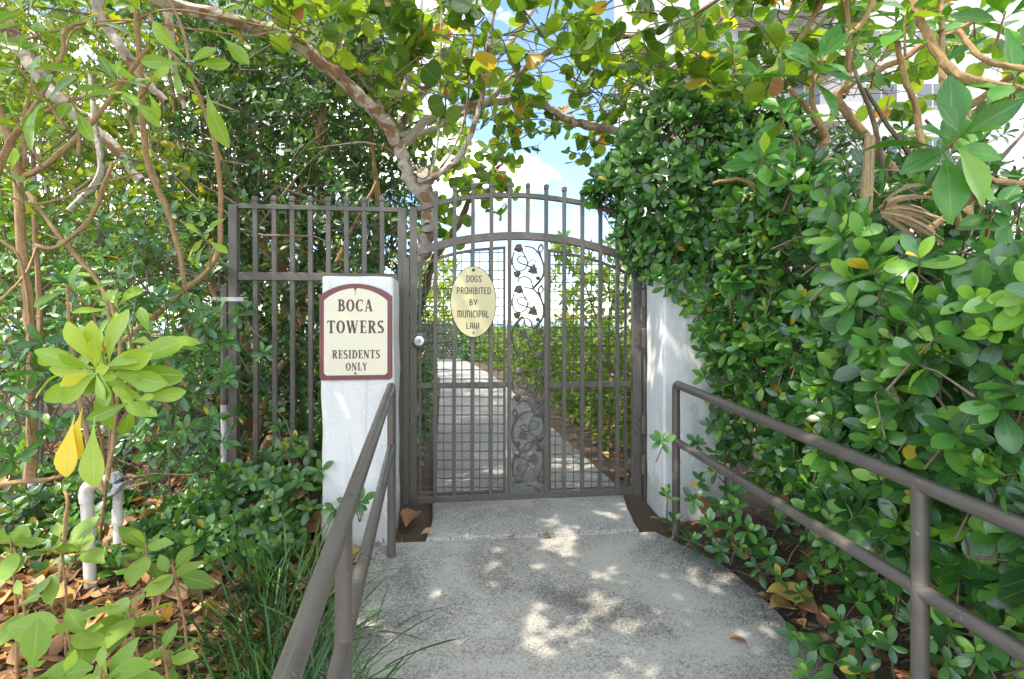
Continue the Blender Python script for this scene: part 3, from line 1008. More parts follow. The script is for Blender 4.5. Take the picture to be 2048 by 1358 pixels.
# perforated guard plate round the lock
b = MB()
sa, za = GP(836, 640)
sb, zb_ = GP(908, 720)
pit = 0.0185
nx_, nz_ = int((sb - sa) / pit), int((za - zb_) / (pit * 0.866))
for j in range(nz_):
    off = pit * 0.5 if j % 2 else 0.0
    for i in range(nx_):
        cx_, cz_ = sa + off + (i + 0.5) * pit, zb_ + (j + 0.5) * pit * 0.866
        n = 12
        hw, hh, rh = pit * 0.5, pit * 0.433, pit * 0.31
        outer, inner = [], []
        for k in range(n):
            t = 2 * math.pi * k / n
            c_, s_ = math.cos(t), math.sin(t)
            g = min(hw / abs(c_) if abs(c_) > 1e-6 else 9, hh / abs(s_) if abs(s_) > 1e-6 else 9)
            outer.append((cx_ + c_ * g, 0.0315, cz_ + s_ * g))
            inner.append((cx_ + c_ * rh, 0.0315, cz_ + s_ * rh))
        # square corners
        b.add(outer + inner, [(k, (k + 1) % n, n + (k + 1) % n, n + k) for k in range(n)])
b.build('perforated_plate', M['metal'], gate)
lk = gbox(MB(), 834.5, 854, 664, 697, -0.030, -0.0005).build('lock_case', M['metal'], gate, bevel=0.004)
s_, z_ = GP(839, 681)
b = MB()
prof = [(0.046, -0.030), (0.046, -0.036), (0.040, -0.042), (0.036, -0.050), (0.030, -0.062), (0.022, -0.064)]
b.tube([(s_, y_, z_) for _, y_ in prof], [r_ for r_, _ in prof], 24)
kn = b.build('lock_knob', M['steel'], lk, True)
MB().tube([(s_, -0.0642, z_), (s_, -0.068, z_)], [0.014, 0.012], 16).build('key_cylinder', M['galv'], lk, True)

# clear sheet behind the lower scrollwork
m, n, l, p = nodes('clear_plastic')
p.inputs['Base Color'].default_value = (0.24, 0.235, 0.225, 1)
p.inputs['Roughness'].default_value = 0.22
nz = noise(n, l, 16, 4, 0.6, geo_pos(n), 1.0)
l.new(bump(n, l, nz.outputs['Fac'], 0.8, 0.02), p.inputs['Normal'])
trn = n.new('ShaderNodeBsdfTransparent')
trn.inputs['Color'].default_value = (0.85, 0.86, 0.87, 1)
ms = n.new('ShaderNodeMixShader')
ms.inputs[0].default_value = 0.66
l.new(p.outputs[0], ms.inputs[1])
l.new(trn.outputs[0], ms.inputs[2])
l.new(ms.outputs[0], n['Material Output'].inputs['Surface'])
M['plastic'] = m
gbox(MB(), 1024, 1088, 795, 988, 0.014, 0.0155).build('plastic_sheet', M['plastic'], gate)


# scrolled vine, one motif after the other
def motif(dy, flip=False, mirror=False):
    cx0 = 1056.0
    def T(x, y):
        px, py = 820 + x * 0.2062, 480 + y * 0.2062
        if flip:
            px = 2 * cx0 - px
        if mirror:
            py = 2 * 522 - py
        return GP(px, py + dy)
    def path(pts, r0, r1, b, yc=0.0):
        cp = catmull([(*T(*q), 0) for q in pts], 5)
        n = len(cp)
        b.tube([(c[0], yc + 0.004 * math.sin(i * 0.6), c[1]) for i, c in enumerate(cp)], lerpl([r0, r1], n), 7)
    b = MB()
    path([(1110, 62), (1190, 75), (1260, 150), (1297, 260), (1278, 370), (1195, 468)], 0.0045, 0.0085, b)
    path([(1275, 40), (1290, 80), (1262, 120), (1235, 115), (1190, 150)], 0.006, 0.0025, b, -0.003)
    path([(1275, 40), (1245, 85), (1262, 130), (1280, 190)], 0.006, 0.005, b, 0.003)
    path([(1012, 110), (992, 200), (1008, 270), (1040, 298), (1090, 296), (1130, 262), (1135, 195), (1088, 105)], 0.0045, 0.0045, b)
    path([(1180, 262), (1130, 245), (1062, 222), (1044, 180), (1080, 155), (1125, 178), (1146, 232)], 0.0055, 0.003, b, -0.002)
    path([(1150, 222), (1178, 192), (1216, 200), (1218, 232), (1192, 240), (1186, 222)], 0.0035, 0.002, b, 0.002)
    path([(1050, 408), (1062, 372), (1120, 356), (1172, 388), (1186, 455)], 0.004, 0.005, b)
    path([(1035, 330), (1060, 375)], 0.004, 0.004, b)
    path([(1290, 250), (1318, 262)], 0.006, 0.006, b)
    path([(1000, 230), (975, 232)], 0.005, 0.005, b)
    sc = b.build('scroll', M['metal'], gate, True)
    for (lx, ly, r_, an) in ((1050, 82, 44, 200), (1036, 328, 36, 150), (1242, 372, 22, -60)):
        c = T(lx, ly)
        r_ *= 0.2062 * 3.1 / 1024
        pts = []
        for k in range(18):
            t = 2 * math.pi * k / 18
            rr_ = r_ * (1 + 0.10 * math.cos(3 * t) - 0.12 * math.cos(t) + (0.10 if k == 0 else 0) + 0.08 * math.cos(5 * t))
            pts.append((c[0] + rr_ * math.cos(t + rad(an)), c[1] + rr_ * 0.95 * math.sin(t + rad(an))))
        lb = MB()
        vs = [(c[0], -0.014, c[1])] + [(x * 0.55 + c[0] * 0.45, -0.010 - 0.003 * (k % 3 == 0), z * 0.55 + c[1] * 0.45) for k, (x, z) in enumerate(pts)] + [(x, -0.003, z) for x, z in pts] + [(x, 0.002, z) for x, z in pts]
        n_ = 18
        fs = [(0, 1 + k, 1 + (k + 1) % n_) for k in range(n_)]
        for ring in (0, 1):
            fs += [(1 + ring * n_ + k, 1 + ring * n_ + n_ + k, 1 + ring * n_ + n_ + (k + 1) % n_, 1 + ring * n_ + (k + 1) % n_) for k in range(n_)]
        fs.append(tuple(1 + 2 * n_ + k for k in range(n_)))
        lb.add(vs, fs)
        lb.build('iron_leaf', M['metal'], sc, True)
    c = T(1192, 292)
    fb = MB()
    for k in range(6):
        t = rad(k * 60 + 20)
        l_ = (62 if k % 2 else 48) * 0.2062 * 3.1 / 1024
        ux, uz = math.cos(t), math.sin(t)
        wv = l_ * 0.38
        fb.add([(c[0], -0.012, c[1]), (c[0] + ux * l_ * 0.55 - uz * wv, -0.006, c[1] + uz * l_ * 0.55 + ux * wv), (c[0] + ux * l_, -0.016, c[1] + uz * l_), (c[0] + ux * l_ * 0.55 + uz * wv, -0.006, c[1] + uz * l_ * 0.55 - ux * wv), (c[0] + ux * l_ * 0.55, -0.014, c[1] + uz * l_ * 0.55)],
               [(0, 4, 1), (1, 4, 2), (2, 4, 3), (3, 4, 0)])
    fb.build('iron_flower', M['metal'], sc)


motif(0)
motif(82.5)
motif(165, mirror=True, flip=True)
motif(247.5)
motif(330, flip=True)
motif(412, mirror=True)
cs = [(1048, 965), (1040, 955), (1052, 970), (1066, 972), (1078, 982), (1080, 990)]
cp = catmull([(*GP(*q), 0) for q in cs[2:]], 5)
MB().tube([(c[0], 0, c[1]) for c in cp], 0.006, 7).build('scroll_tail', M['metal'], gate, True)

# hinges
for py, kind in ((597, 1), (677, 0), (847, 1), (926, 0)):
    s_, z_ = GP(1282.5, py)
    hg = MB().tube([(s_, -0.040, z_ - 0.055), (s_, -0.040, z_ + 0.055)], 0.0175, 14).build('hinge', M['metal'], gate, True)
    MB().tube([(s_, -0.040, z_ + 0.056), (s_, -0.040, z_ + 0.066)], [0.0195, 0.010], 14).build('hinge_pin', M['metal'], hg, True)
    for sd in (-1, 1):
        b = MB()
        if kind:
            pts = [(0.012, -0.060), (0.036, -0.055), (0.062, -0.032), (0.062, 0.032), (0.036, 0.055), (0.012, 0.060)]
        else:
            pts = [(0.012, -0.046), (0.044, -0.046), (0.044, 0.046), (0.012, 0.046)]
        if sd < 0:
            pts = [(-x, z) for x, z in pts[::-1]]
        b.prism([(s_ + x, z_ + z) for x, z in pts], -0.032, -0.0235)
        b.build('hinge_plate', M['metal'], hg, bevel=0.0015)
        for (dx, dz) in ((0.026, 0.026), (0.026, -0.026), (0.040, 0.0)):
            MB().tube([(s_ + sd * dx, -0.0318, z_ + dz), (s_ + sd * dx, -0.038, z_ + dz)], [0.0065, 0.0045], 8).build('screw', M['wire'], hg, True)

hp = empty('hinge_post')
GP.place(hp)
tag(hp, 'dark square iron post carrying the gate hinges beside the right pillar', 'post')
gbox(MB(), 1286, 1305, 440, 1018, -0.022, 0.03).build('post_tube', M['metal'], hp, bevel=0.003)
s_, z_ = GP(1296, 1018)
MB().box(s_ - 0.045, s_ + 0.045, -0.05, 0.05, z_ - 0.02, z_ + 0.012).build('footing', M['stucco'], hp, bevel=0.01)

# ------------------------------------------------------------------ oval sign on the gate
ov = empty('oval_sign')
GP.place(ov)
tag(ov, 'yellowed oval sign reading DOGS PROHIBITED BY MUNICIPAL LAW on the gate', 'sign')
c0, zc = GP(946.5, 604)
rx = GP(992.5, 604)[0] - c0
rz = GP(946.5, 533)[1] - zc
el = lambda k, n=56: [(c0 + rx * k * math.cos(2 * math.pi * i / n), zc + rz * (1 - (1 - k) * rx / rz) * math.sin(2 * math.pi * i / n)) for i in range(n)]
MB().prism(el(1.0), -0.032, -0.0235).build('rim', M['black'], ov, bevel=0.001)
MB().prism(el(0.965), -0.0335, -0.0322).build('panel', M['oval'], ov)
for tx, yt, yb_, xl, xr in (('DOGS', 552, 565, 932, 963), ('PROHIBITED', 575, 589, 913, 981), ('BY', 599, 611, 938, 954), ('MUNICIPAL', 621, 635, 914, 977), ('LAW', 645, 657, 932, 958)):
    a, z1_ = GP(xl, yt)
    c, z0_ = GP(xr, yb_)
    lettering(tx, DECO, (a + c) / 2, z0_, c - a, z1_ - z0_, -0.0342, M['black'], ov, 0.07)
for py, r_ in ((541, 0.010), (665, 0.006)):
    s_, z_ = GP(946.5, py)
    MB().tube([(s_, -0.0338, z_), (s_, -0.0385, z_)], [r_, r_ * 0.6], 12).build('screw', M['black'] if py < 600 else M['rust'], ov, True)

# ------------------------------------------------------------------ handrails
def handrail(label, far, near, low_far, low_near, ext, groundf, groundn):
    e = empty('handrail', (far[0], far[1], groundf))
    tag(e, label, 'handrail', 'pipe handrails of the ramp')
    o3 = Vector((far[0], far[1], groundf))
    r_ = 0.0215
    f, nr = Vector(far), Vector(near)
    d = (nr - f)
    endp = nr + d * ext
    lf, ln = Vector(low_far), Vector(low_near)
    le = ln + (ln - lf) * ext
    # top rail with a slight dip and rounded elbow into the far post
    el_ = [f + Vector((0, 0, -0.045)), f + Vector((0, 0, -0.018)) + d.normalized() * 0.004, f + d.normalized() * 0.018, f + d.normalized() * 0.05]
    pts = [p_ - o3 for p_ in el_ + [nr, endp]]
    MB().tube(catmull(pts[:4], 4)[:-1] + [pts[3].lerp(pts[5], k / 12) for k in range(13)], r_, 20).build('top_rail', M['rail'], e, True)
    MB().tube([(lf - o3).lerp(le - o3, k / 8) for k in range(9)], r_ * 0.94, 18).build('lower_rail', M['rail'], e, True)
    MB().tube([Vector((0, 0, -0.1)), f - o3 + Vector((0, 0, -0.04))], r_ * 0.97, 18).build('post', M['rail'], e, True)
    q = nr - o3
    MB().tube([Vector((q.x, q.y, groundn - groundf - 0.1)), Vector((q.x, q.y, q.z - 0.004))], r_ * 0.97, 18).build('post', M['rail'], e, True)
    for pp in (f, nr):
        zz_ = (groundf if pp is f else groundn)
        pass
    # weld beads
    for a_, b_ in ((ln, nr), (lf, f)):
        c = Vector((b_.x, b_.y, a_.z)) - o3
        MB().tube([c + Vector((0, 0, -0.026)), c + Vector((0, 0, -0.02)), c + Vector((0, 0, 0.02)), c + Vector((0, 0, 0.026))], [r_ * 0.98, r_ * 1.03, r_ * 1.03, r_ * 0.98], 18).build('weld', M['rail'], e, True)
    return e


def on(x, y, d):
    p_ = P(x, y, d)
    return (p_.x, p_.y, p_.z)


handrail('round bronze pipe handrail in front of the green hedge', on(1352, 768, 2.75), on(1840, 968, 1.35), on(1352, 882, 2.75), on(1840, 1180, 1.35), 1.3, gz(2.75), gz(1.35))
handrail('round bronze pipe handrail in front of the pillar with the cream sign', on(783, 772, 2.52), on(687, 1040, 1.24), on(783, 893, 2.52), on(687, 1290, 1.24), 1.2, gz(2.52), gz(1.24))

# ------------------------------------------------------------------ irrigation pipes
pv = empty('irrigation_pipe')
Q0 = P(182, 1175, 2.25)
pv.location = (Q0.x, Q0.y, Q0.z)
tag(pv, 'white plastic irrigation riser with elbow and valve in the leaf litter', 'pipe')
rel = lambda x, y, d=2.25: P(x, y, d) - Q0
pts = [rel(182, 1185), rel(178, 1100), rel(174, 1000)]
MB().tube(pts, 0.0235, 16).build('riser', M['pvc'], pv, True)
MB().tube(catmull([rel(174, 1004), rel(173, 982), rel(184, 968), rel(203, 960)], 5), 0.0275, 16).build('elbow', M['pvc'], pv, True)
MB().tube([rel(200, 961), rel(226, 955, 2.27)], 0.021, 14).build('coupling', M['pvc'], pv, True)
MB().tube([rel(222, 957), rel(232, 953, 2.27), rel(238, 960, 2.27)], [0.024, 0.026, 0.022], 10).build('valve_body', M['galv'], pv, True)
b = MB().prism([(x, z) for x, z in ((rel(212, 995).x, rel(212, 995).z), (rel(238, 985).x, rel(238, 985).z), (rel(254, 962).x, rel(254, 962).z), (rel(240, 966).x, rel(240, 966).z))], -0.03, 0.02)
b.build('valve_lever', M['galv'], pv, bevel=0.004)
MB().tube([rel(236, 965, 2.27), rel(236, 1000, 2.27)], 0.019, 14).build('valve_neck', M['galv'], pv, True)
MB().tube([rel(235, 998, 2.27), rel(236, 1085, 2.27)], 0.0175, 14).build('drop_pipe', M['pvc'], pv, True)
MB().tube([rel(235, 1018, 2.27), rel(236, 1046, 2.27)], 0.0215, 14).build('sleeve', M['pvc'], pv, True)

# rough block under the right hedge
bm = bmesh.new()
bmesh.ops.create_cube(bm, size=1)
bmesh.ops.bevel(bm, geom=bm.edges[:], offset=0.08, segments=2, affect='EDGES')
bmesh.ops.subdivide_edges(bm, edges=bm.edges[:], cuts=3, use_grid_fill=True)
for v in bm.verts:
    v.co = Vector((v.co.x * 0.44, v.co.y * 0.30, v.co.z * 0.30)) + Vector((R.uniform(-1, 1), R.uniform(-1, 1), R.uniform(-1, 1))) * 0.008
me = bpy.data.meshes.new('stone_block')
bm.to_mesh(me)
bm.free()
me.materials.append(M['stone'])
sb_ = bpy.data.objects.new('stone_block', me)
COL.objects.link(sb_)
c = P(2020, 1190, 1.95)
sb_.location = (c.x + 0.06, c.y + 0.1, c.z + 0.03)
sb_.rotation_euler = (0.05, 0.02, 0.35)
tag(sb_, 'yellowish rough stone block lying under the right hedge', 'stone')

# ------------------------------------------------------------------ white tower beyond the trees
tw = empty('apartment_tower', (9.2, 30, 0))
tag(tw, 'tall white apartment building glimpsed behind the leaves at upper right', 'building')
MB().box(0, 20, 0, 16, -0.1, 42).build('wall', M['wallwhite'], tw)
for fl in range(0, 13):
    z0_ = 0.4 + fl * 3.1
    MB().box(-0.25, 9.4, -1.5, -0.003, z0_ + 2.5, z0_ + 2.75).build('balcony_slab', M['wallwhite'], tw)
    MB().box(-0.25, 9.4, -1.5, -1.4, z0_ + 2.752, z0_ + 3.4).build('balcony_parapet', M['wallwhite'], tw)
    for wx in (1.0, 4.0, 7.0, 11.5, 14.5):
        wi = MB().box(wx - 0.07, wx + 1.87, -0.06, -0.002, z0_ + 0.75, z0_ + 2.2).build('window', M['wallwhite'], tw)
        MB().box(wx, wx + 0.86, -0.068, -0.0602, z0_ + 0.82, z0_ + 2.13).build('pane', M['glass'], wi)
        MB().box(wx + 0.94, wx + 1.8, -0.068, -0.0602, z0_ + 0.82, z0_ + 2.13).build('pane', M['glass'], wi)

# ------------------------------------------------------------------ foliage machinery
def leaf_tpl(W, p=1.2, e=0.9, n=4, fold=0.25, curl=0.15, pet=0.06, side=0.0, wave=0.0):
    V, mid, ln = [], [], []
    ts = [k / n for k in range(n)] + ([1 - 0.42 / n, 1.0] if W > 0.1 else [1.0])
    n = len(ts) - 1
    for i in range(n + 1):
        t = ts[i]
        if i == n:
            w_ = W * 0.16
        elif i == 0:
            w_ = 0.006
        else:
            q_ = max(0.0, (t - pet) / (1 - pet))
            w_ = max(0.012, W * math.sin(math.pi * q_ ** p) ** e) if q_ > 0 else 0.008
        z = -curl * t * t + wave * math.sin(t * 9)
        dx = side * t * t
        V += [(dx - w_, t, z + fold * w_), (dx, t, z), (dx + w_, t, z + fold * w_)]
        mid += [1, 0, 1]
        ln += [t, t, t]
    Fc = []
    for i in range(n):
        a = i * 3
        Fc += [(a, a + 1, a + 4, a + 3), (a + 1, a + 2, a + 5, a + 4)]
    return np.array(V), np.array(Fc), np.array(mid, float), np.array(ln, float)


def round_tpl(n=10, fold=0.2, curl=0.12, pet=0.10, cup=0.15, sx=0.54):
    """broad, nearly round blade on a short stalk: rows like the others but a heart-shaped base"""
    V, mid, ln = [], [], []
    ts = [0, pet] + [pet + (1 - pet) * k for k in (0.02, 0.10, 0.25, 0.45, 0.65, 0.82, 0.94, 1.0)]
    for i, t in enumerate(ts):
        if t <= pet:
            w_ = 0.010
        else:
            q_ = (t - pet) / (1 - pet)
            w_ = max(0.02, sx * (1 - abs(2 * q_ - 1) ** 2.3) ** 0.55)
            if q_ < 0.03:
                w_ = sx * 0.45
        z = -curl * t * t
        V += [(-w_, t, z + fold * w_ - cup * w_ * w_), (0, t, z), (w_, t, z + fold * w_ - cup * w_ * w_)]
        mid += [1, 0, 1]
        ln += [t, t, t]
    Fc = []
    for i in range(len(ts) - 1):
        a = i * 3
        Fc += [(a, a + 1, a + 4, a + 3), (a + 1, a + 2, a + 5, a + 4)]
    return np.array(V), np.array(Fc), np.array(mid, float), np.array(ln, float)


TPL = {
    'ficus': [leaf_tpl(0.235, 1.4, 0.62, 5, 0.22, c, 0.05, s) for c, s in ((0.10, 0), (0.22, 0.05), (-0.05, -0.05))],
    'shrub': [leaf_tpl(0.19, 1.45, 0.68, 4, 0.25, c, 0.05, s) for c, s in ((0.12, 0), (0.28, 0.05), (0.0, -0.05))],
    'bright': [leaf_tpl(0.24, 1.2, 0.9, 4, 0.2, c, 0.06, s) for c, s in ((0.12, 0), (0.28, 0.06), (0.0, -0.06))],
    'grape': [round_tpl(10, f_, c, 0.10, 0.2, sx) for f_, c, sx in ((0.30, 0.14, 0.52), (0.60, 0.28, 0.50), (0.10, -0.08, 0.55))],
    'lime': [leaf_tpl(0.17, 2.2, 0.75, 8, 0.30, c, 0.04, s, w_) for c, s, w_ in ((0.18, 0, 0.006), (0.42, 0.06, -0.008), (0.06, -0.06, 0.01))],
    'big': [leaf_tpl(0.22, 1.25, 0.95, 8, 0.30, c, 0.10, s, 0.006) for c, s in ((0.15, 0), (0.32, 0.05), (0.04, -0.05))],
    'seed': [leaf_tpl(0.27, 0.9, 0.85, 7, 0.2, c, 0.10, s, 0.01) for c, s in ((0.15, 0), (0.3, 0.06), (0.02, -0.06))],
    'strap': [leaf_tpl(0.055, 1.0, 0.5, 9, 0.7, c, 0.0, s) for c, s in ((0.30, 0.05), (0.50, 0.1), (0.15, -0.1))],
    'grass': [leaf_tpl(0.010, 0.7, 0.5, 7, 0.6, c, 0.0, s) for c, s in ((0.55, 0.05), (0.75, 0.12), (0.35, -0.1), (0.15, 0.03))],
    'dry': [leaf_tpl(0.36, 1.1, 0.7, 6, f_, c, 0.06, s, w_) for f_, c, s, w_ in ((0.5, 0.35, 0.05, 0.03), (-0.35, -0.25, 0, 0.04), (0.8, 0.5, -0.1, 0.05), (0.2, 0.1, 0.06, 0.05))],
    'drynarrow': [leaf_tpl(0.18, 1.1, 0.7, 5, f_, c, 0.05, s, w_) for f_, c, s, w_ in ((0.6, 0.4, 0.05, 0.03), (-0.4, -0.3, 0, 0.04), (0.9, 0.6, -0.1, 0.05))],
}


def unit(a):
    return a / np.maximum(np.linalg.norm(a, axis=-1, keepdims=True), 1e-9)


class Frames:
    def __init__(self):
        self.T, self.Y, self.Z, self.S, self.tone = [], [], [], [], []
        self.tw = []

    def add(self, T, Y, Z, S, tone):
        self.T.append(T); self.Y.append(Y); self.Z.append(Z); self.S.append(S); self.tone.append(tone)
        return self

    def cat(self):
        self.T, self.Y, self.Z = (np.concatenate(a) for a in (self.T, self.Y, self.Z))
        self.S, self.tone = np.concatenate(self.S), np.concatenate(self.tone)
        return self

    def whorls(self, pos, axis, n, L, a0=25, a1=85, tone=(0.1, 0.6), young=0.5, jit=0.25, twig=0.16, tr=0.0025, odd=0.012):
        pos = np.asarray(pos, float).reshape(-1, 3)
        axis = unit(np.asarray(axis, float).reshape(-1, 3) + 0 * pos)
        N = len(pos)
        ref = np.where(np.abs(axis[:, 2:3]) < 0.9, np.array([[0, 0, 1.0]]), np.array([[1.0, 0, 0]]))
        e1 = unit(np.cross(axis, ref))
        e2 = np.cross(axis, e1)
        k = np.arange(n)[None, :]
        az = k * rad(137.5) + rng.uniform(0, 6.28, (N, 1)) + rng.normal(0, 0.2, (N, n))
        fr = (k / max(1, n - 1))
        ang = np.radians(a0 + (a1 - a0) * fr + rng.normal(0, 9, (N, n)))
        radl = e1[:, None] * np.cos(az)[..., None] + e2[:, None] * np.sin(az)[..., None]
        ax = np.broadcast_to(axis[:, None], radl.shape)
        Y = ax * np.cos(ang)[..., None] + radl * np.sin(ang)[..., None]
        Z = ax * np.sin(ang)[..., None] - radl * np.cos(ang)[..., None]
        Y = unit(Y + rng.normal(0, jit * 0.4, Y.shape))
        Z = Z + rng.normal(0, jit, Z.shape)
        Z = unit(Z - Y * (Z * Y).sum(-1, keepdims=True))
        S = L * (0.55 + 0.45 * np.minimum(1, fr * 1.8)) * rng.uniform(0.78, 1.15, (N, n)) * rng.uniform(0.85, 1.15, (N, 1))
        t = rng.uniform(tone[0], tone[1], (N, n)) + young * np.clip(0.35 - fr, 0, 1) / 0.35 * rng.uniform(0.0, 1.0, (N, 1)) + rng.normal(0, 0.06, (N, 1))
        T = pos[:, None] - ax * (fr * 0.035 * (L / 0.08))[..., None]
        self.add(T.reshape(-1, 3), Y.reshape(-1, 3), Z.reshape(-1, 3), S.reshape(-1), np.where(rng.uniform(0, 1, N * n) < odd, 1.0, np.clip(t.reshape(-1), 0, 0.92)))
        if twig:
            back = pos - axis * twig + np.array([0, 0, -0.3 * twig]) + rng.normal(0, 0.2 * twig, (N, 3))
            self.tw.append((pos, pos - axis * twig * 0.5, back, tr))
        return self

    def sprays(self, org, dirs, n, L, tone=(0.0, 0.8), droop=0.3, gap=0.05, tr=0.0032, upn=0.6):
        org, dirs = np.asarray(org, float), unit(np.asarray(dirs, float))
        N = len(org)
        k = np.arange(n)[None, :]
        pos = org[:, None] + dirs[:, None] * (k * gap)[..., None] + np.array([0, 0, -1.0]) * (droop * (k * gap) ** 2)[..., None]
        sd = unit(np.cross(dirs, np.array([0, 0, 1.0])) + 1e-6)
        sgn = np.where(k % 2 == 0, 1, -1)
        Y = dirs[:, None] * rng.uniform(0.2, 0.9, (N, n, 1)) + sd[:, None] * (sgn[..., None] * rng.uniform(0.4, 1.0, (N, n, 1))) + rng.normal(0, 0.35, (N, n, 3)) + np.array([0, 0, -0.25])
        Y = unit(Y)
        Z = np.array([0, 0, upn]) + rng.normal(0, 0.75, (N, n, 3))
        Z = unit(Z - Y * (Z * Y).sum(-1, keepdims=True))
        S = L * rng.uniform(0.6, 1.15, (N, n))
        t = rng.uniform(tone[0], tone[1], (N, n))
        odd = rng.uniform(0, 1, (N, n))
        t = np.where(odd < 0.035, rng.uniform(0.86, 1.0, (N, n)), t)
        self.add(pos.reshape(-1, 3), Y.reshape(-1, 3), Z.reshape(-1, 3), S.reshape(-1), t.reshape(-1))
        self.tw.append((pos[:, -1], pos[:, n // 2], org, tr))
        return self


PLANTS = []


def twig_mesh(tws, base):
    vs, fs = [], []
    off = 0
    for (a, b_, c, r_) in tws:
        N = len(a)
        d = unit(a - c)
        ref = np.where(np.abs(d[:, 2:3]) < 0.9, np.array([[0, 0, 1.0]]), np.array([[1.0, 0, 0]]))
        e1 = unit(np.cross(d, ref))
        e2 = np.cross(d, e1)
        V = []
        for pt, rr_ in ((c, r_ * 1.6), (b_, r_ * 1.15), (a, r_ * 0.7)):
            for k in range(4):
                t = k * math.pi / 2
                V.append(pt + (e1 * math.cos(t) + e2 * math.sin(t)) * rr_)
        V = np.stack(V, 1)
        quad = [(j * 4 + k, j * 4 + (k + 1) % 4, j * 4 + 4 + (k + 1) % 4, j * 4 + 4 + k) for j in range(2) for k in range(4)]
        Fq = np.array(quad)[None] + (off + np.arange(N) * 12)[:, None, None]
        vs.append(V.reshape(-1, 3))
        fs.append(Fq.reshape(-1, 4))
        off += N * 12
    return np.concatenate(vs) - np.array(base), np.concatenate(fs)


def np_mesh(name, V, Fq, attrs=None, smooth=True):
    me = bpy.data.meshes.new(name)
    nv, nf = len(V), len(Fq)
    me.vertices.add(nv)
    me.vertices.foreach_set('co', np.ascontiguousarray(V, np.float32).ravel())
    me.loops.add(nf * 4)
    me.loops.foreach_set('vertex_index', np.ascontiguousarray(Fq, np.int32).ravel())
    me.polygons.add(nf)
    me.polygons.foreach_set('loop_start', np.arange(0, nf * 4, 4, dtype=np.int32))
    me.polygons.foreach_set('use_smooth', np.ones(nf, dtype=bool) if smooth else np.zeros(nf, dtype=bool))
    for k, v in (attrs or {}).items():
        a = me.attributes.new(k, 'FLOAT', 'POINT')
        a.data.foreach_set('value', np.ascontiguousarray(v, np.float32))
    me.update(calc_edges=True)
    return me


def leaf_mesh(name, fr, idx, tpls, base, mat):
    """all leaves idx of the frames in one mesh"""
    Vs, Fs, To, Mi, Le = [], [], [], [], []
    off = 0
    pick = rng.integers(0, len(tpls), len(idx))
    for k, (V, Fc, mid, ln) in enumerate(tpls):
        ii = idx[pick == k]
        if not len(ii):
            continue
        Y, Z, S, T = fr.Y[ii], fr.Z[ii], fr.S[ii], fr.T[ii]
        X = np.cross(Y, Z)
        W = (V[None, :, 0:1] * X[:, None] + V[None, :, 1:2] * Y[:, None] + V[None, :, 2:3] * Z[:, None]) * S[:, None, None] + T[:, None]
        nv = len(V)
        Vs.append(W.reshape(-1, 3))
        Fs.append((Fc[None] + (off + np.arange(len(ii)) * nv)[:, None, None]).reshape(-1, 4))
        To.append(np.repeat(fr.tone[ii], nv))
        Mi.append(np.tile(mid, len(ii)))
        Le.append(np.tile(ln, len(ii)))
        off += len(ii) * nv
    me = np_mesh(name, np.concatenate(Vs) - np.array(base), np.concatenate(Fs), {'tone': np.concatenate(To), 'mid': np.concatenate(Mi), 'len': np.concatenate(Le)})
    me.materials.append(mat)
    return me


def plant(e, fr, tpl, mat, nobj=300, twmat='twig', tag_stuff='foliage'):
    fr.cat()
    PLANTS.append((e, fr, tpl, mat, nobj, twmat, tag_stuff))


LEAFDATA = {}


def single_leaf(tpl, mat, var, lvl):
    key = (tpl, mat, var, lvl)
    if key not in LEAFDATA:
        V, Fc, mid, ln = TPL[tpl][var]
        me = np_mesh('leaf', V, Fc, {'tone': np.full(len(V), lvl / 11.0), 'mid': mid, 'len': ln})
        me.materials.append(M[mat])
        LEAFDATA[key] = me
    return LEAFDATA[key]


def frame_matrix(T, Y, Z, S):
    X = np.cross(Y, Z)
    m_ = Matrix.Identity(4)
    for r_ in range(3):
        m_[r_][0], m_[r_][1], m_[r_][2], m_[r_][3] = float(X[r_] * S), float(Y[r_] * S), float(Z[r_] * S), float(T[r_])
    return m_


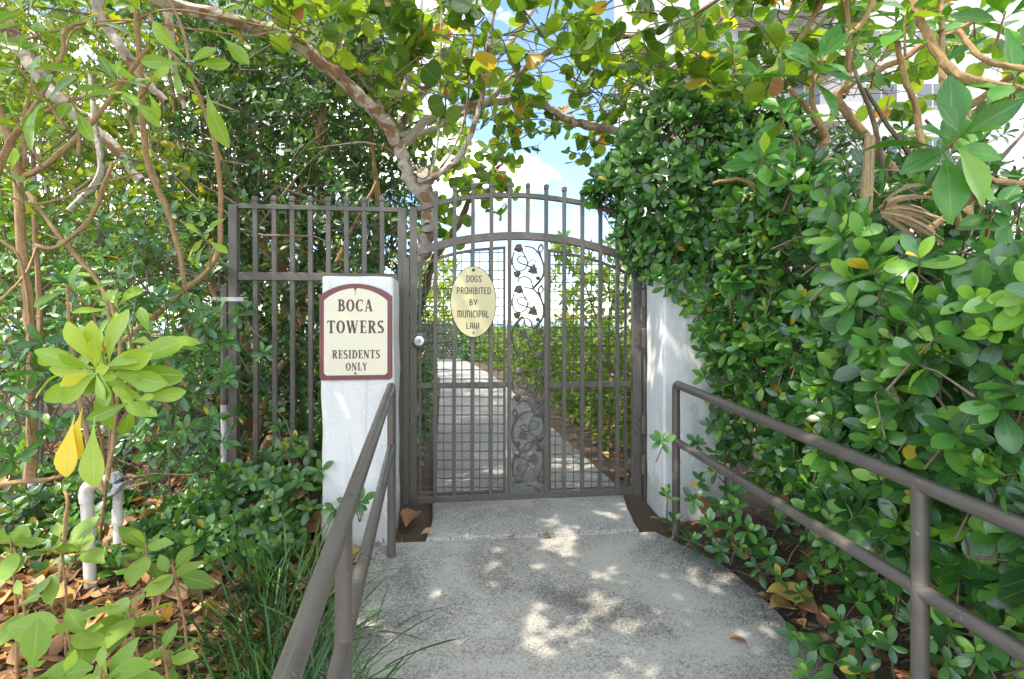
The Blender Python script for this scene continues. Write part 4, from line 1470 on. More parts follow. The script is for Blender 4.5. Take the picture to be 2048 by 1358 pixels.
def finish_plants():
    CELL = 11
    nx_, ny_ = 2048 // CELL + 1, 1358 // CELL + 1
    zb = np.full(nx_ * ny_, 1e9)
    proj = []
    for (e, fr, tpl, mat, nobj, tw, ts) in PLANTS:
        cells = []
        for t in (0.25, 0.5, 0.75):
            for sx in (-0.12, 0.12):
                C = fr.T + fr.Y * (fr.S * t)[:, None] + np.cross(fr.Y, fr.Z) * (fr.S * sx)[:, None]
                d = np.maximum(C[:, 1], 0.05)
                x = 1024 + C[:, 0] / d * F
                y = HY - (C[:, 2] - CZ) / d * F
                ok = (x >= 0) & (x < 2048) & (y >= 0) & (y < 1358) & (C[:, 1] > 0.3)
                ci = np.where(ok, (y // CELL).astype(int) * nx_ + (x // CELL).astype(int), -1)
                np.minimum.at(zb, ci[ok], d[ok])
                cells.append((ci, d))
        proj.append(cells)
    for (e, fr, tpl, mat, nobj, tw, ts), cells in zip(PLANTS, proj):
        vis = np.zeros(len(fr.S))
        for ci, d in cells:
            vis += ((ci >= 0) & (d < zb[np.maximum(ci, 0)] + 0.035))
        ok = vis >= 3
        size = fr.S * F / np.maximum(fr.T[:, 1], 0.3) * ok * (0.4 + vis / 6)
        order = np.argsort(-size)
        sel = [i for i in order[:nobj] if size[i] >= 10]
        mask = np.ones(len(fr.S), bool)
        mask[sel] = False
        base = np.array(e.matrix_world.translation) if False else np.array(e.location)
        rest = np.nonzero(mask)[0]
        if len(rest):
            me = leaf_mesh(ts, fr, rest, TPL[tpl], base, M[mat])
            o = bpy.data.objects.new(ts, me)
            COL.objects.link(o)
            o.parent = e
            tag(o, kind='stuff')
        for i in sel:
            me = single_leaf(tpl, mat, int(rng.integers(0, len(TPL[tpl]))), int(round(float(fr.tone[i]) * 11)))
            o = bpy.data.objects.new('leaf', me)
            COL.objects.link(o)
            o.parent = e
            o.matrix_local = frame_matrix(fr.T[i] - base, fr.Y[i], fr.Z[i], fr.S[i])
        if fr.tw and tw:
            V, Fq = twig_mesh(fr.tw, base)
            me = np_mesh('twigs', V, Fq)
            me.materials.append(M[tw])
            o = bpy.data.objects.new('twigs', me)
            COL.objects.link(o)
            o.parent = e
            tag(o, kind='stuff')


def limb(e, pts, rr_, mat, name='branch', k=6, seg=9, wob=0.12):
    """a tapering limb through world points"""
    base = Vector(e.location)
    cp = catmull([Vector(p) - base for p in pts], k)
    cp = [c + Vector((R.uniform(-1, 1), R.uniform(-1, 1), R.uniform(-1, 1))) * rr_[0] * 0.22 for c in cp]
    return MB().tube(cp, lerpl(rr_, len(cp)), seg, wob=wob).build(name, M[mat], e, True)


def pxl(pts, d0, d1=None):
    n = len(pts)
    d1 = d0 if d1 is None else d1
    return [P(x, y, d0 + (d1 - d0) * i / max(1, n - 1)) for i, (x, y) in enumerate(pts)]


def vol(n, x0, x1, y0, y1, d0, d1):
    """random points in a block of space given by its bounds at its mid distance"""
    dm = (d0 + d1) / 2
    a, c = P(x0, y1, dm), P(x1, y0, dm)
    return np.stack([rng.uniform(a.x, c.x, n), rng.uniform(d0, d1, n), rng.uniform(a.z, c.z, n)], 1)


def rax(n, base, j=0.6):
    return np.array(base)[None] + rng.normal(0, j, (n, 3))


def lump(p, f=3.0, s=0.0):
    return np.sin(p[:, 0] * f + s) * np.sin(p[:, 1] * f * 1.3 + s * 2) * np.sin(p[:, 2] * f * 1.1 + s * 3)


# ------------------------------------------------------------------ right hedge: three ficus shrubs
def face_x(Y, z):
    zr = z - np.array([gz(y) for y in Y])
    x = np.interp(zr, [0.0, 0.25, 0.6, 1.0, 1.5, 2.0, 2.6], [1.55, 1.42, 1.26, 1.17, 1.12, 1.16, 1.35])
    return x + 0.05 * np.sin(Y * 5.3 + z * 3.1) + 0.05 * np.sin(Y * 9.1 - z * 7.7) + 0.06 * np.clip(Y - 2.2, 0, 1)


def hedge(fr, n, y0, y1, depth, L=0.082, tone=(0.1, 0.62)):
    Y = rng.uniform(y0, y1, n * 3)
    zt = 1.22 + 0.55 * (Y - 1.2) + 0.06 * np.sin(Y * 7)
    z = rng.uniform(-0.12, 1, n * 3) * 0 + rng.uniform(0, 1, n * 3) * (zt + 0.05) - 0.05
    lowcut = rng.uniform(0, 1, n * 3) < np.interp(z, [-0.1, 0.15, 0.45], [0.25, 0.5, 1.0])
    Y, z = Y[lowcut][:n], z[lowcut][:n]
    X = face_x(Y, z) + depth[0] + rng.uniform(0, 1, len(Y)) ** 1.5 * (depth[1] - depth[0])
    pos = np.stack([X, Y, z], 1)
    fr.whorls(pos, rax(len(pos), (-0.75, -0.45, 0.5), 0.45), 8, L, 22, 92, tone, 0.55, twig=0.14)


r_near = empty('ficus_shrub', (1.75, 1.25, gz(1.25)))
tag(r_near, 'leafy ficus hedge shrub nearest the camera behind the right handrail', 'shrub', 'ficus shrubs of the right hedge')
fr = Frames()
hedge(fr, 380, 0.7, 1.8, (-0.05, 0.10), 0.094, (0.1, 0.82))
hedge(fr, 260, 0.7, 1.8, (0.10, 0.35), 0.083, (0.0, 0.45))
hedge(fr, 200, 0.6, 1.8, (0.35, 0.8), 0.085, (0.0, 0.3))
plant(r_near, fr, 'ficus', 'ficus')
r_mid = empty('ficus_shrub', (1.8, 2.4, gz(2.4)))
tag(r_mid, 'dense ficus hedge shrub beside the right white pillar, behind the far end of the handrail', 'shrub', 'ficus shrubs of the right hedge')
fr = Frames()
hedge(fr, 700, 1.75, 3.05, (-0.05, 0.10), 0.080, (0.1, 0.82))
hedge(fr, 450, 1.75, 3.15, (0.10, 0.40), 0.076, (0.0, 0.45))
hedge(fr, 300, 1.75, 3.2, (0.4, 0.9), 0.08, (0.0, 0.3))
# a few low shoots creeping out by the slab and past the pillar
low = [P(x_, y_, d_) for x_, y_, d_ in ((1480, 1090, 2.36), (1510, 1130, 2.3), (1560, 1150, 2.2), (1600, 1180, 2.1), (1650, 1090, 2.15), (1690, 1140, 2.05), (1720, 1200, 1.9), (1760, 1180, 1.9), (1680, 1240, 1.9), (1460, 1050, 2.5), (1520, 1080, 2.4), (1780, 1290, 1.65), (1680, 1320, 1.7), (1730, 1270, 1.75), (1620, 1130, 2.2), (1400, 960, 2.75), (1440, 1010, 2.6), (1900, 1250, 1.5), (1950, 1300, 1.4), (1990, 1260, 1.4), (1900, 1330, 1.4))] + [P(1322, 880, 2.72), P(1335, 985, 2.70), P(1395, 885, 2.8), P(1385, 1000, 2.6), P(1352, 1040, 2.55), P(1420, 1045, 2.5), P(1440, 1100, 2.42), P(1385, 1075, 2.5), P(1475, 1010, 2.5), P(1500, 1060, 2.4), P(1540, 1110, 2.3), P(1600, 1085, 2.25), P(1640, 1150, 2.1), P(1430, 940, 2.7), P(1460, 980, 2.6), P(1560, 1040, 2.4), P(1590, 1270, 1.86), P(1640, 1300, 1.78), P(1615, 1345, 1.72), P(1700, 1280, 1.8), P(1720, 1340, 1.6), P(1760, 1240, 1.8)]
drape = [P(x_, y_, d_) for x_, y_, d_ in ((1296, 556, 2.98), (1316, 548, 2.95), (1330, 566, 2.9), (1345, 585, 2.9), (1360, 560, 2.9), (1372, 598, 2.88), (1390, 575, 2.88), (1392, 625, 2.88), (1408, 600, 2.85), (1410, 650, 2.86), (1425, 625, 2.84), (1415, 690, 2.86), (1432, 665, 2.84), (1422, 730, 2.86), (1440, 700, 2.82), (1436, 770, 2.84), (1448, 740, 2.82), (1446, 810, 2.84), (1375, 540, 2.95), (1405, 545, 2.9), (1435, 580, 2.85), (1452, 650, 2.8), (1455, 850, 2.82), (1450, 900, 2.8), (1440, 860, 2.8), (1350, 540, 2.9), (1330, 535, 2.95), (1400, 700, 2.86), (1408, 750, 2.86), (1425, 800, 2.85), (1420, 850, 2.85), (1430, 910, 2.82), (1395, 660, 2.87), (1440, 940, 2.8), (1375, 615, 2.9))]
fr.whorls(drape, rax(len(drape), (-0.5, -0.7, 0.3), 0.35), 9, 0.072, 25, 95, (0.2, 0.75), 0.5, twig=0.12)
fr.whorls(low, rax(len(low), (-0.3, -0.6, 0.8), 0.3), 8, 0.07, 30, 95, (0.2, 0.7), 0.5, twig=0.12)
plant(r_mid, fr, 'ficus', 'ficus')
for (pts, r_) in (([(1.78, 2.35, -0.1), (1.70, 2.25, 0.5), (1.55, 2.2, 1.0), (1.5, 2.3, 1.6)], [0.03, 0.024, 0.018, 0.01]), ([(1.72, 2.7, -0.1), (1.62, 2.75, 0.6), (1.5, 2.8, 1.3), (1.35, 2.9, 1.9)], [0.028, 0.022, 0.016, 0.01]), ([(1.70, 2.0, -0.15), (1.72, 1.95, 0.5), (1.6, 1.9, 1.1)], [0.022, 0.018, 0.01])):
    limb(r_mid, pts, r_, 'bark_dark', 'stem')
for (pts, r_) in (([(1.75, 1.25, -0.2), (1.65, 1.3, 0.3), (1.55, 1.25, 0.8), (1.45, 1.1, 1.2)], [0.03, 0.022, 0.016, 0.008]), ([(1.8, 1.5, -0.2), (1.7, 1.6, 0.4), (1.6, 1.55, 1.0)], [0.024, 0.02, 0.01])):
    limb(r_near, pts, r_, 'bark_tan', 'stem')
r_top = empty('ficus_shrub', (1.35, 3.3, 0))
tag(r_top, 'ficus shrub spilling over the top of the right pillar towards the gate arch', 'shrub', 'ficus shrubs of the right hedge')
fr = Frames()
n = 1150
d = unit(rng.normal(0, 1, (n, 3)))
d[:, 1] = -np.abs(d[:, 1]) * rng.choice([1, 1, 1, -0.6], n)
rr_ = rng.uniform(0.72, 1.05, (n, 1))
pos = np.array([1.18, 3.2, 1.92]) + d * rr_ * np.array([0.66, 0.42, 0.62])
pos[:, 0] += 0.06 * np.sin(pos[:, 2] * 9)
pos[:, 2] += 0.10 * np.sin(pos[:, 0] * 8.0 + 1.0) * (pos[:, 2] > 2.1)
ok = (lump(pos, 7.0, 1.2) > -0.45) & (rng.uniform(0, 1, len(pos)) < np.interp(pos[:, 2], [2.2, 2.6], [1, 0.5])) & (pos[:, 2] > 1.40) | ((pos[:, 0] > 1.33) & (pos[:, 2] < 1.41))
pos, d = pos[ok], d[ok]
fr.whorls(pos, d * np.array([1, 1, 0.6]) + np.array([-0.1, -0.5, 0.4]) + rng.normal(0, 0.35, d.shape), 8, 0.076, 22, 92, (0.1, 0.75), 0.5, twig=0.15)
plant(r_top, fr, 'ficus', 'ficus')
limb(r_top, [(1.35, 3.3, -0.1), (1.32, 3.28, 0.8), (1.25, 3.25, 1.5), (1.1, 3.2, 2.0)], [0.04, 0.034, 0.025, 0.012], 'bark_dark', 'stem')
limb(r_top, [(1.30, 3.27, 1.2), (1.45, 3.3, 1.8), (1.5, 3.25, 2.3)], [0.025, 0.018, 0.008], 'bark_dark', 'stem')

# ------------------------------------------------------------------ tall open shrub with big glossy leaves, upper right
bl = empty('big_leaf_shrub', (1.85, 2.3, gz(2.3)))
tag(bl, 'tall open shrub with large glossy leaves and tan stems above the right hedge', 'shrub')
c3 = lambda pts: [(1300 + x * 0.365, y * 0.365) for x, y in pts]
main = Vector((1.75, 2.3, 0.9))
limb(bl, [(1.85, 2.3, -0.15), (1.82, 2.3, 0.5), main] + pxl(c3([(1060, 1330), (1000, 1259), (900, 1170), (920, 1060), (948, 900), (960, 740)]), 2.35, 2.25), [0.045, 0.04, 0.034, 0.030, 0.026, 0.022, 0.020, 0.018, 0.017], 'bark_tan', 'stem')
for pts, da, db, ra, rb in (
        ([(960, 740), (900, 650), (830, 560), (760, 480)], 2.25, 2.1, 0.015, 0.008),
        ([(960, 740), (900, 600), (890, 480), (930, 380), (925, 320)], 2.25, 2.15, 0.013, 0.007),
        ([(900, 1170), (800, 1140), (640, 1070), (500, 985), (350, 1000)], 2.3, 2.2, 0.015, 0.006),
        ([(900, 1165), (860, 1000), (830, 850), (800, 750)], 2.3, 2.35, 0.010, 0.006),
        ([(1700, 1400), (1300, 900), (1040, 560), (1090, 470), (1350, 340), (1520, 240), (1830, 90)], 2.6, 2.4, 0.024, 0.010),
        ([(1060, 530), (1090, 400), (1085, 150), (1070, -100)], 2.55, 2.6, 0.018, 0.010),
        ([(1750, 1200), (1720, 610), (1640, 540), (1600, 400), (1600, 150), (1590, -50)], 2.2, 2.3, 0.020, 0.010),
        ([(1500, 900), (1460, 600), (1400, 430), (1350, 220), (1340, 170)], 2.2, 2.1, 0.014, 0.009),
        ([(2300, 700), (2048, 520), (1760, 440), (1600, 340), (1500, 150), (1450, 40), (1400, -80)], 1.75, 1.9, 0.022, 0.010),
        ([(1720, 600), (1900, 480), (2048, 370), (2200, 250)], 2.2, 1.9, 0.016, 0.010),
        ([(1690, 170), (1800, 300), (1900, 350), (2060, 380), (2200, 400)], 1.7, 1.5, 0.008, 0.010),
        ([(1400, 1500), (1540, 1259), (1760, 1090), (1800, 1060)], 1.9, 1.75, 0.016, 0.010),
        ([(1250, -60), (1160, 130), (1000, 250), (950, 340)], 2.5, 2.4, 0.015, 0.008),
        ([(950, -20), (900, 80), (800, 240)], 2.7, 2.7, 0.018, 0.010),
        ([(1700, 1259), (1650, 1050), (1600, 900)], 1.6, 1.5, 0.010, 0.006),
        ([(2060, 1010), (1880, 990), (1830, 950)], 1.5, 1.45, 0.010, 0.006)):
    limb(bl, pxl(c3(pts), da, db), [ra, rb], 'bark_tan', 'branch', 5, 8)
fr = Frames()
for cx, cy, d, L, n, ax in ((925, 330, 2.05, 0.18, 11, (0.0, -0.7, 0.6)), (625, 850, 2.05, 0.155, 10, (-0.2, -0.9, 0.4)), (720, 590, 2.05, 0.14, 9, (-0.4, -0.4, 0.6)), (1710, 735, 1.28, 0.17, 12, (-0.1, -0.95, 0.35)), (1340, 140, 2.1, 0.16, 8, (0, -0.3, 0.8)), (1420, 30, 1.9, 0.16, 9, (0, -0.4, 0.8)), (660, 900, 2.15, 0.12, 8, (-0.2, -0.8, 0.2)), (800, 730, 2.3, 0.12, 8, (-0.2, -0.6, 0.5)), (1600, 130, 2.3, 0.15, 9, (0.1, -0.4, 0.8)), (2010, 420, 1.7, 0.17, 9, (-0.2, -0.5, 0.6)), (1090, -40, 2.6, 0.16, 9, (0, -0.4, 0.8)), (1800, 60, 2.4, 0.16, 9, (0, -0.4, 0.8)), (450, 250, 2.5, 0.15, 8, (-0.3, -0.5, 0.6)), (250, 80, 2.7, 0.15, 8, (-0.3, -0.5, 0.6)), (1150, 190, 2.4, 0.14, 8, (0, -0.5, 0.7)), (1900, 1130, 1.35, 0.10, 8, (-0.3, -0.7, 0.5)), (2010, 1180, 1.30, 0.10, 7, (-0.3, -0.7, 0.5)), (1950, 60, 1.9, 0.16, 8, (-0.2, -0.5, 0.6)), (1250, 330, 2.45, 0.14, 8, (0, -0.5, 0.5))):
    p_ = P(*c3([(cx, cy)])[0], d)
    fr.whorls([p_], [ax], n, L, 35, 105, (0.3, 0.85), 0.4, 0.3, twig=0.10, tr=0.004)
plant(bl, fr, 'big', 'bigleaf', 240, 'bark_tan')

# leafy mass standing behind the right hedge
rb_ = empty('background_shrub', (2.5, 3.4, 0))
tag(rb_, 'dark leafy shrub filling the gaps behind the right hedge and tan stems', 'shrub')
fr = Frames()
n = 620
pos = np.stack([rng.uniform(1.55, 3.2, n), rng.uniform(1.7, 4.2, n), rng.uniform(0.9, 2.35, n)], 1)
pos = pos[pos[:, 2] < 1.0 + 0.42 * pos[:, 1]]
fr.whorls(pos, rax(len(pos), (-0.4, -0.6, 0.5), 0.5), 8, 0.085, 22, 92, (0.0, 0.5), 0.3, twig=0.2)
plant(rb_, fr, 'shrub', 'shrub', 150)
for k in range(7):
    x, y = R.uniform(1.7, 3.0), R.uniform(2.2, 4.0)
    limb(rb_, [(x, y, -0.1), (x + R.uniform(-0.2, 0.2), y, 0.8), (x + R.uniform(-0.4, 0.3), y, 1.7), (x + R.uniform(-0.5, 0.3), y, 2.3)], [0.03, 0.024, 0.015, 0.008], 'bark_dark', 'stem')

# dead palm frond
dp = empty('dead_palm_frond', tuple(P(1742, 440, 1.72)))
tag(dp, 'dried brown fan palm frond with upright split stalk in the right hedge', 'palm frond')
bs = Vector(dp.location)
b = MB()
a0 = [P(1735, 430, 1.72), P(1740, 340, 1.72), P(1744, 256, 1.70)]
for i, (wd, off) in enumerate(((0.010, -0.013), (0.012, 0.002), (0.008, 0.016))):
    pts = [p_ - bs + Vector((off, 0.008 * i, 0)) for p_ in a0]
    pts = [pts[0].lerp(pts[1], k / 3) for k in range(3)] + [pts[1].lerp(pts[2], k / 4) for k in range(4)] + [pts[2] + Vector((0, 0, R.uniform(-0.03, 0.02)))]
    b.tube(pts, lerpl([wd * 1.15, wd, wd * 0.7], len(pts)), 6, wob=0.25)
b.build('stalk', M['deadwood'], dp)
for k in range(19):
    an = rad(-20 + k * 3.6 + R.uniform(-2, 2))
    L = R.uniform(0.19, 0.27)
    d_ = Vector((math.cos(an), R.uniform(-0.15, 0.25), math.sin(an))).normalized()
    st_ = P(1748, 425, 1.72) - bs
    wv = Vector((-d_.z, 0.5 * (1 if k % 2 else -1), d_.x)).normalized()
    b = MB()
    rows = []
    for j in range(7):
        t = j / 6
        c = st_ + d_ * (0.02 + L * t) + Vector((0, 0, -0.10 * t * t))
        hw = 0.008 * (0.4 + 1.2 * t) * (1 - t ** 3) * R.uniform(0.75, 1.1) + 0.001
        rows += [c + wv * hw, c - wv * hw]
    b.add(rows, [(2 * j, 2 * j + 1, 2 * j + 3, 2 * j + 2) for j in range(6)])
    b.build('leaflet', M['deadwood'], dp)

# ------------------------------------------------------------------ sea grape tree
sgp = empty('sea_grape_tree', (-0.75, 3.62, 0))
tag(sgp, 'spreading sea grape tree with round leaves arching over the gate', 'tree')
limb(sgp, [(-0.78, 3.62, -0.1), (-0.75, 3.6, 0.6)] + pxl([(800, 640), (820, 550), (852, 478), (858, 425), (850, 378), (846, 352)], 3.6, 3.5), [0.085, 0.075, 0.068, 0.062, 0.055, 0.050, 0.046, 0.040], 'bark_grape', 'trunk')
limb(sgp, pxl([(850, 400), (820, 360), (800, 300), (775, 250), (735, 208), (660, 140), (575, 78), (480, 45), (330, 5), (180, -40), (0, -120)], 3.55, 2.9), [0.050, 0.046, 0.044, 0.043, 0.044, 0.044, 0.043, 0.041, 0.038, 0.033, 0.028], 'bark_grape', 'limb')
limb(sgp, pxl([(840, 362), (868, 352), (905, 328), (940, 275), (962, 200), (975, 110), (990, 0), (1000, -90)], 3.46, 3.3), [0.024, 0.022, 0.020, 0.018, 0.017, 0.015, 0.013, 0.01], 'bark_grape', 'shoot')
limb(sgp, pxl([(862, 350), (876, 280), (880, 150), (884, 20), (890, -60)], 3.47, 3.35), [0.010, 0.009, 0.008, 0.006], 'bark_grape', 'shoot')
limb(sgp, pxl([(872, 350), (905, 300), (930, 235), (942, 130), (950, 0)], 3.45, 3.35), [0.010, 0.009, 0.008, 0.006], 'bark_grape', 'shoot')
limb(sgp, pxl([(845, 345), (800, 310), (730, 285), (620, 298)], 3.5, 3.3), [0.007, 0.006, 0.004], 'bark_grape', 'shoot')
limb(sgp, pxl([(800, 300), (850, 245), (930, 215), (1010, 200), (1080, 208), (1140, 240), (1215, 258), (1330, 280), (1450, 290)], 3.6, 3.7), [0.034, 0.033, 0.033, 0.033, 0.032, 0.030, 0.028, 0.025, 0.018], 'bark_grape', 'limb')
limb(sgp, pxl([(900, 228), (960, 215), (1010, 168), (1060, 130), (1120, 92), (1200, 78), (1300, 62), (1420, 10), (1500, -60)], 3.65, 3.2), [0.024, 0.022, 0.021, 0.020, 0.018, 0.016, 0.013, 0.010], 'bark_grape', 'limb')
limb(sgp, pxl([(800, 255), (850, 180), (900, 130), (1000, 100), (1060, 30), (1100, -60)], 4.0, 3.9), [0.03, 0.028, 0.025, 0.02, 0.015], 'bark_grape', 'limb')
limb(sgp, pxl([(760, 235), (800, 190), (830, 100), (850, -50)], 3.7, 3.8), [0.022, 0.02, 0.014], 'bark_grape', 'limb')
limb(sgp, pxl([(640, 0), (680, 90), (740, 180), (790, 250)], 3.3, 3.6), [0.010, 0.012, 0.014], 'bark_grape', 'limb')
limb(sgp, pxl([(950, 215), (860, 260), (790, 270)], 3.62, 3.6), [0.018, 0.022, 0.024], 'bark_grape', 'limb')
# cut stub facing the camera
st0 = P(850, 352, 3.48)
o = MB().tube([Vector(q) - Vector(sgp.location) for q in (st0 + Vector((0.03, 0.05, -0.02)), st0, P(845, 345, 3.42))], [0.045, 0.044, 0.040], 14, wob=0.08).build('cut_stub', M['bark_grape'], sgp, True)
fr = Frames()


def canopy(n, x0, x1, y0, y1, thick, lowf, tone):
    X, Y = rng.uniform(x0, x1, n), rng.uniform(y0, y1, n)
    Z_ = lowf(X, Y) + rng.uniform(0, 1, n) ** 1.1 * thick
    org = np.stack([X, Y, Z_], 1)
    dr = rng.normal(0, 1, (n, 3)) * np.array([1, 1, 0.35]) + np.array([0, -0.2, 0.05])
    fr.sprays(org, dr, 5, 0.115, tone)


canopy(240, -1.5, 2.0, 2.7, 4.1, 0.75, lambda X, Y: 2.48 + 0.12 * (Y - 3) + 0.05 * np.sin(X * 4) + 0.22 * np.clip(-X - 0.5, 0, 1), (0.05, 0.8))
canopy(250, -2.8, 2.6, 0.4, 3.0, 0.7, lambda X, Y: 2.75 + 0.12 * np.abs(Y - 2) + 0.05 * np.sin(X * 4), (0.05, 0.8))
canopy(950, -3.2, 0.0, -0.9, 2.2, 1.2, lambda X, Y: 3.35 + 0 * X, (0.05, 0.8))  # unseen leaves above the view, added to block sun from the ramp
canopy(75, 1.2, 3.6, 2.6, 3.8, 0.9, lambda X, Y: 2.35 + 0.1 * (Y - 3) + 0.05 * np.sin(X * 4), (0.05, 0.8))
canopy(330, -3.4, -0.5, 3.9, 8.2, 1.0, lambda X, Y: 3.3 + 0 * X, (0.05, 0.8))  # hidden leaves past the gate, added to cast shade on the path
# sprigs hanging into the gap of sky and beside the trunk
hang = [P(*q) for q in ((1060, 255, 3.8), (1110, 265, 3.8), (1150, 275, 3.8), (1190, 250, 3.8), (1220, 290, 3.7), (1030, 300, 3.8), (985, 320, 3.6), (960, 350, 3.6), (975, 290, 3.6), (940, 380, 3.7), (1000, 270, 3.7), (1160, 230, 3.7), (1250, 240, 3.7), (860, 470, 3.8), (890, 420, 3.8), (1090, 235, 3.7), (1200, 310, 3.7), (920, 330, 3.7), (1130, 300, 3.9), (1180, 280, 3.9), (1240, 275, 3.8), (1090, 275, 3.9), (1050, 240, 3.9), (1020, 250, 3.9), (1210, 265, 3.9), (1140, 255, 3.9))]
fr.sprays(np.array([list(q) for q in hang]), rng.normal(0, 1, (len(hang), 3)) * np.array([1, 0.6, 0.3]), 4, 0.095, (0.1, 0.7), 0.3, 0.06)
plant(sgp, fr, 'grape', 'grape', 300)
# tangle of bare grey twigs
b = MB()
for k in range(230):
    p0 = Vector((R.uniform(-1.4, 2.6), R.uniform(2.8, 4.0), R.uniform(2.45, 3.2)))
    d_ = Vector((R.gauss(0, 1), R.gauss(0, 0.6), R.gauss(0, 0.45))).normalized()
    L = R.uniform(0.25, 0.7)
    b.tube([p0 - Vector(sgp.location) + d_ * L * t + Vector((R.gauss(0, 0.012), R.gauss(0, 0.012), R.gauss(0, 0.012) - 0.06 * t * t)) for t in (0, 0.25, 0.5, 0.75, 1)], [0.0055, 0.0045, 0.004, 0.003, 0.002], 5, caps=False)
o = b.build('bare_twigs', M['twig'], sgp, True)
tag(o, kind='stuff')
# a second, darker trunk further back
bt = empty('background_tree', (-1.05, 5.2, 0))
tag(bt, 'slim dark tree leaning behind the left half of the gate arch', 'tree')
limb(bt, [(-1.05, 5.2, -0.1), (-1.0, 5.2, 0.9)] + pxl([(865, 530), (915, 450), (945, 390), (985, 345), (1010, 320)], 5.1, 5.0), [0.05, 0.045, 0.035, 0.03, 0.022, 0.012], 'bark_dark', 'trunk')
fr = Frames()
org = np.concatenate([vol(26, 930, 1020, 300, 400, 4.7, 5.3), vol(20, 850, 900, 380, 480, 4.7, 5.3)])
fr.sprays(org, rng.normal(0, 1, (46, 3)), 4, 0.12, (0.1, 0.7))
plant(bt, fr, 'grape', 'grape', 120)

# ------------------------------------------------------------------ left: shrubs behind the fence
l_dark = empty('evergreen_shrub', (-1.6, 4.1, 0))
tag(l_dark, 'tall dark evergreen shrub rising behind the iron fence panel', 'shrub')
fr = Frames()
pos = vol(1500, 385, 845, 20, 450, 3.5, 4.7)
keep = (lump(pos, 3.2, 1.0) > -0.32) & ((pos[:, 2] < 2.75) | (pos[:, 0] < -1.1)) & ((pos[:, 0] < -0.95) | (pos[:, 2] > 2.0))
pos = pos[keep]
fr.whorls(pos, rax(len(pos), (0.05, -0.6, 0.55), 0.5), 8, 0.085, 22, 95, (0.05, 0.6), 0.45, twig=0.2)
pos = vol(800, 370, 850, -20, 440, 4.8, 6.2)
pos = pos[(pos[:, 0] < -1.25) & (lump(pos, 2.6, 0.2) > -0.4)]
fr.whorls(pos, rax(len(pos), (0.05, -0.6, 0.55), 0.5), 8, 0.115, 22, 95, (0.1, 0.75), 0.4, twig=0.25)
pos = vol(900, 440, 840, 430, 980, 3.4, 4.3)
fr.whorls(pos, rax(len(pos), (0.05, -0.7, 0.45), 0.5), 8, 0.080, 22, 95, (0.0, 0.55), 0.35, twig=0.2)
plant(l_dark, fr, 'shrub', 'shrub', 300)
for pts, r_ in (([(-1.6, 4.1, -0.1), (-1.7, 4.0, 0.8), (-1.75, 3.9, 1.6), (-1.5, 3.9, 2.4), (-1.4, 3.9, 3.0)], [0.05, 0.042, 0.036, 0.025, 0.012]),
               ([(-1.5, 4.2, -0.1), (-1.25, 4.1, 0.9), (-1.05, 4.0, 1.8), (-1.1, 4.0, 2.6)], [0.045, 0.038, 0.03, 0.012]),
               ([(-1.9, 3.7, -0.1), (-1.75, 3.6, 0.5), (-1.55, 3.55, 0.9)], [0.035, 0.03, 0.02]),
               ([(-1.75, 3.8, 1.5), (-2.0, 3.7, 2.0), (-2.2, 3.7, 2.6)], [0.03, 0.022, 0.012]),
               ([(-1.4, 3.75, 1.2), (-1.2, 3.6, 1.6), (-0.95, 3.6, 2.1)], [0.022, 0.018, 0.010]),
               ([(-1.75, 3.5, 0.15), (-1.6, 3.45, 0.32), (-1.42, 3.42, 0.12)], [0.03, 0.032, 0.028])):
    limb(l_dark, pts, r_, 'bark_tan', 'stem')
# strap-leaved plant
sp = empty('strap_leaf_plant', (-1.35, 3.45, -0.05))
tag(sp, 'broad strap leaved green plant seen between the fence bars', 'plant')
fr = Frames()
n = 9
T = np.array([[-1.30, 3.5, 0.0]]) + rng.normal(0, 0.06, (n, 3)) * np.array([1.6, 0.5, 0.2])
Y = unit(np.stack([rng.normal(0, 0.22, n), rng.normal(-0.1, 0.15, n), np.ones(n)], 1))
Z = np.stack([rng.normal(0, 0.5, n), -np.ones(n), np.zeros(n)], 1)
Z = unit(Z - Y * (Z * Y).sum(1, keepdims=True))
fr.add(T, Y, Z, rng.uniform(0.6, 1.15, n), rng.uniform(0.1, 0.8, n))
plant(sp, fr, 'strap', 'strap', 16, None)

# sunlit thicket further left
l_far = empty('sunlit_thicket', (-4.2, 6.0, 0))
tag(l_far, 'sunlit yellow green thicket of tall shrubs at far upper left', 'shrub')
fr = Frames()
pos = vol(1700, -260, 500, -180, 560, 4.2, 7.2)
pos = pos[lump(pos, 1.9, 0.4) > -0.45]
fr.whorls(pos, rax(len(pos), (0.1, -0.4, 0.7), 0.6), 8, 0.12, 25, 100, (0.2, 1.0), 0.3, twig=0.3, tr=0.004)
pos = vol(430, -200, 440, -100, 500, 3.1, 4.3)
pos = pos[lump(pos, 3.0, 1.4) > -0.25]
fr.whorls(pos, rax(len(pos), (0.1, -0.5, 0.6), 0.6), 7, 0.10, 25, 100, (0.15, 0.95), 0.3, twig=0.25)
pos = vol(420, -260, 470, 480, 760, 3.9, 6.2)
fr.whorls(pos, rax(len(pos), (0.1, -0.5, 0.6), 0.6), 8, 0.10, 25, 100, (0.0, 0.8), 0.3, twig=0.3)
plant(l_far, fr, 'bright', 'bright', 260)
for k in range(26):
    x, y = R.uniform(-6.2, -1.8), R.uniform(3.9, 7.0)
    ln_ = R.uniform(-0.9, 0.5)
    limb(l_far, [(x, y, -0.1), (x + ln_ * 0.3, y, 0.9), (x + ln_ * 0.7 + R.uniform(-0.15, 0.15), y, 1.9), (x + ln_, y, 3.1)], [R.uniform(0.022, 0.06), R.uniform(0.02, 0.045), 0.025, 0.012], R.choice(['bark_tan', 'bark_dark', 'bark_tan', 'bark_grape']), 'stem', 5, 8)

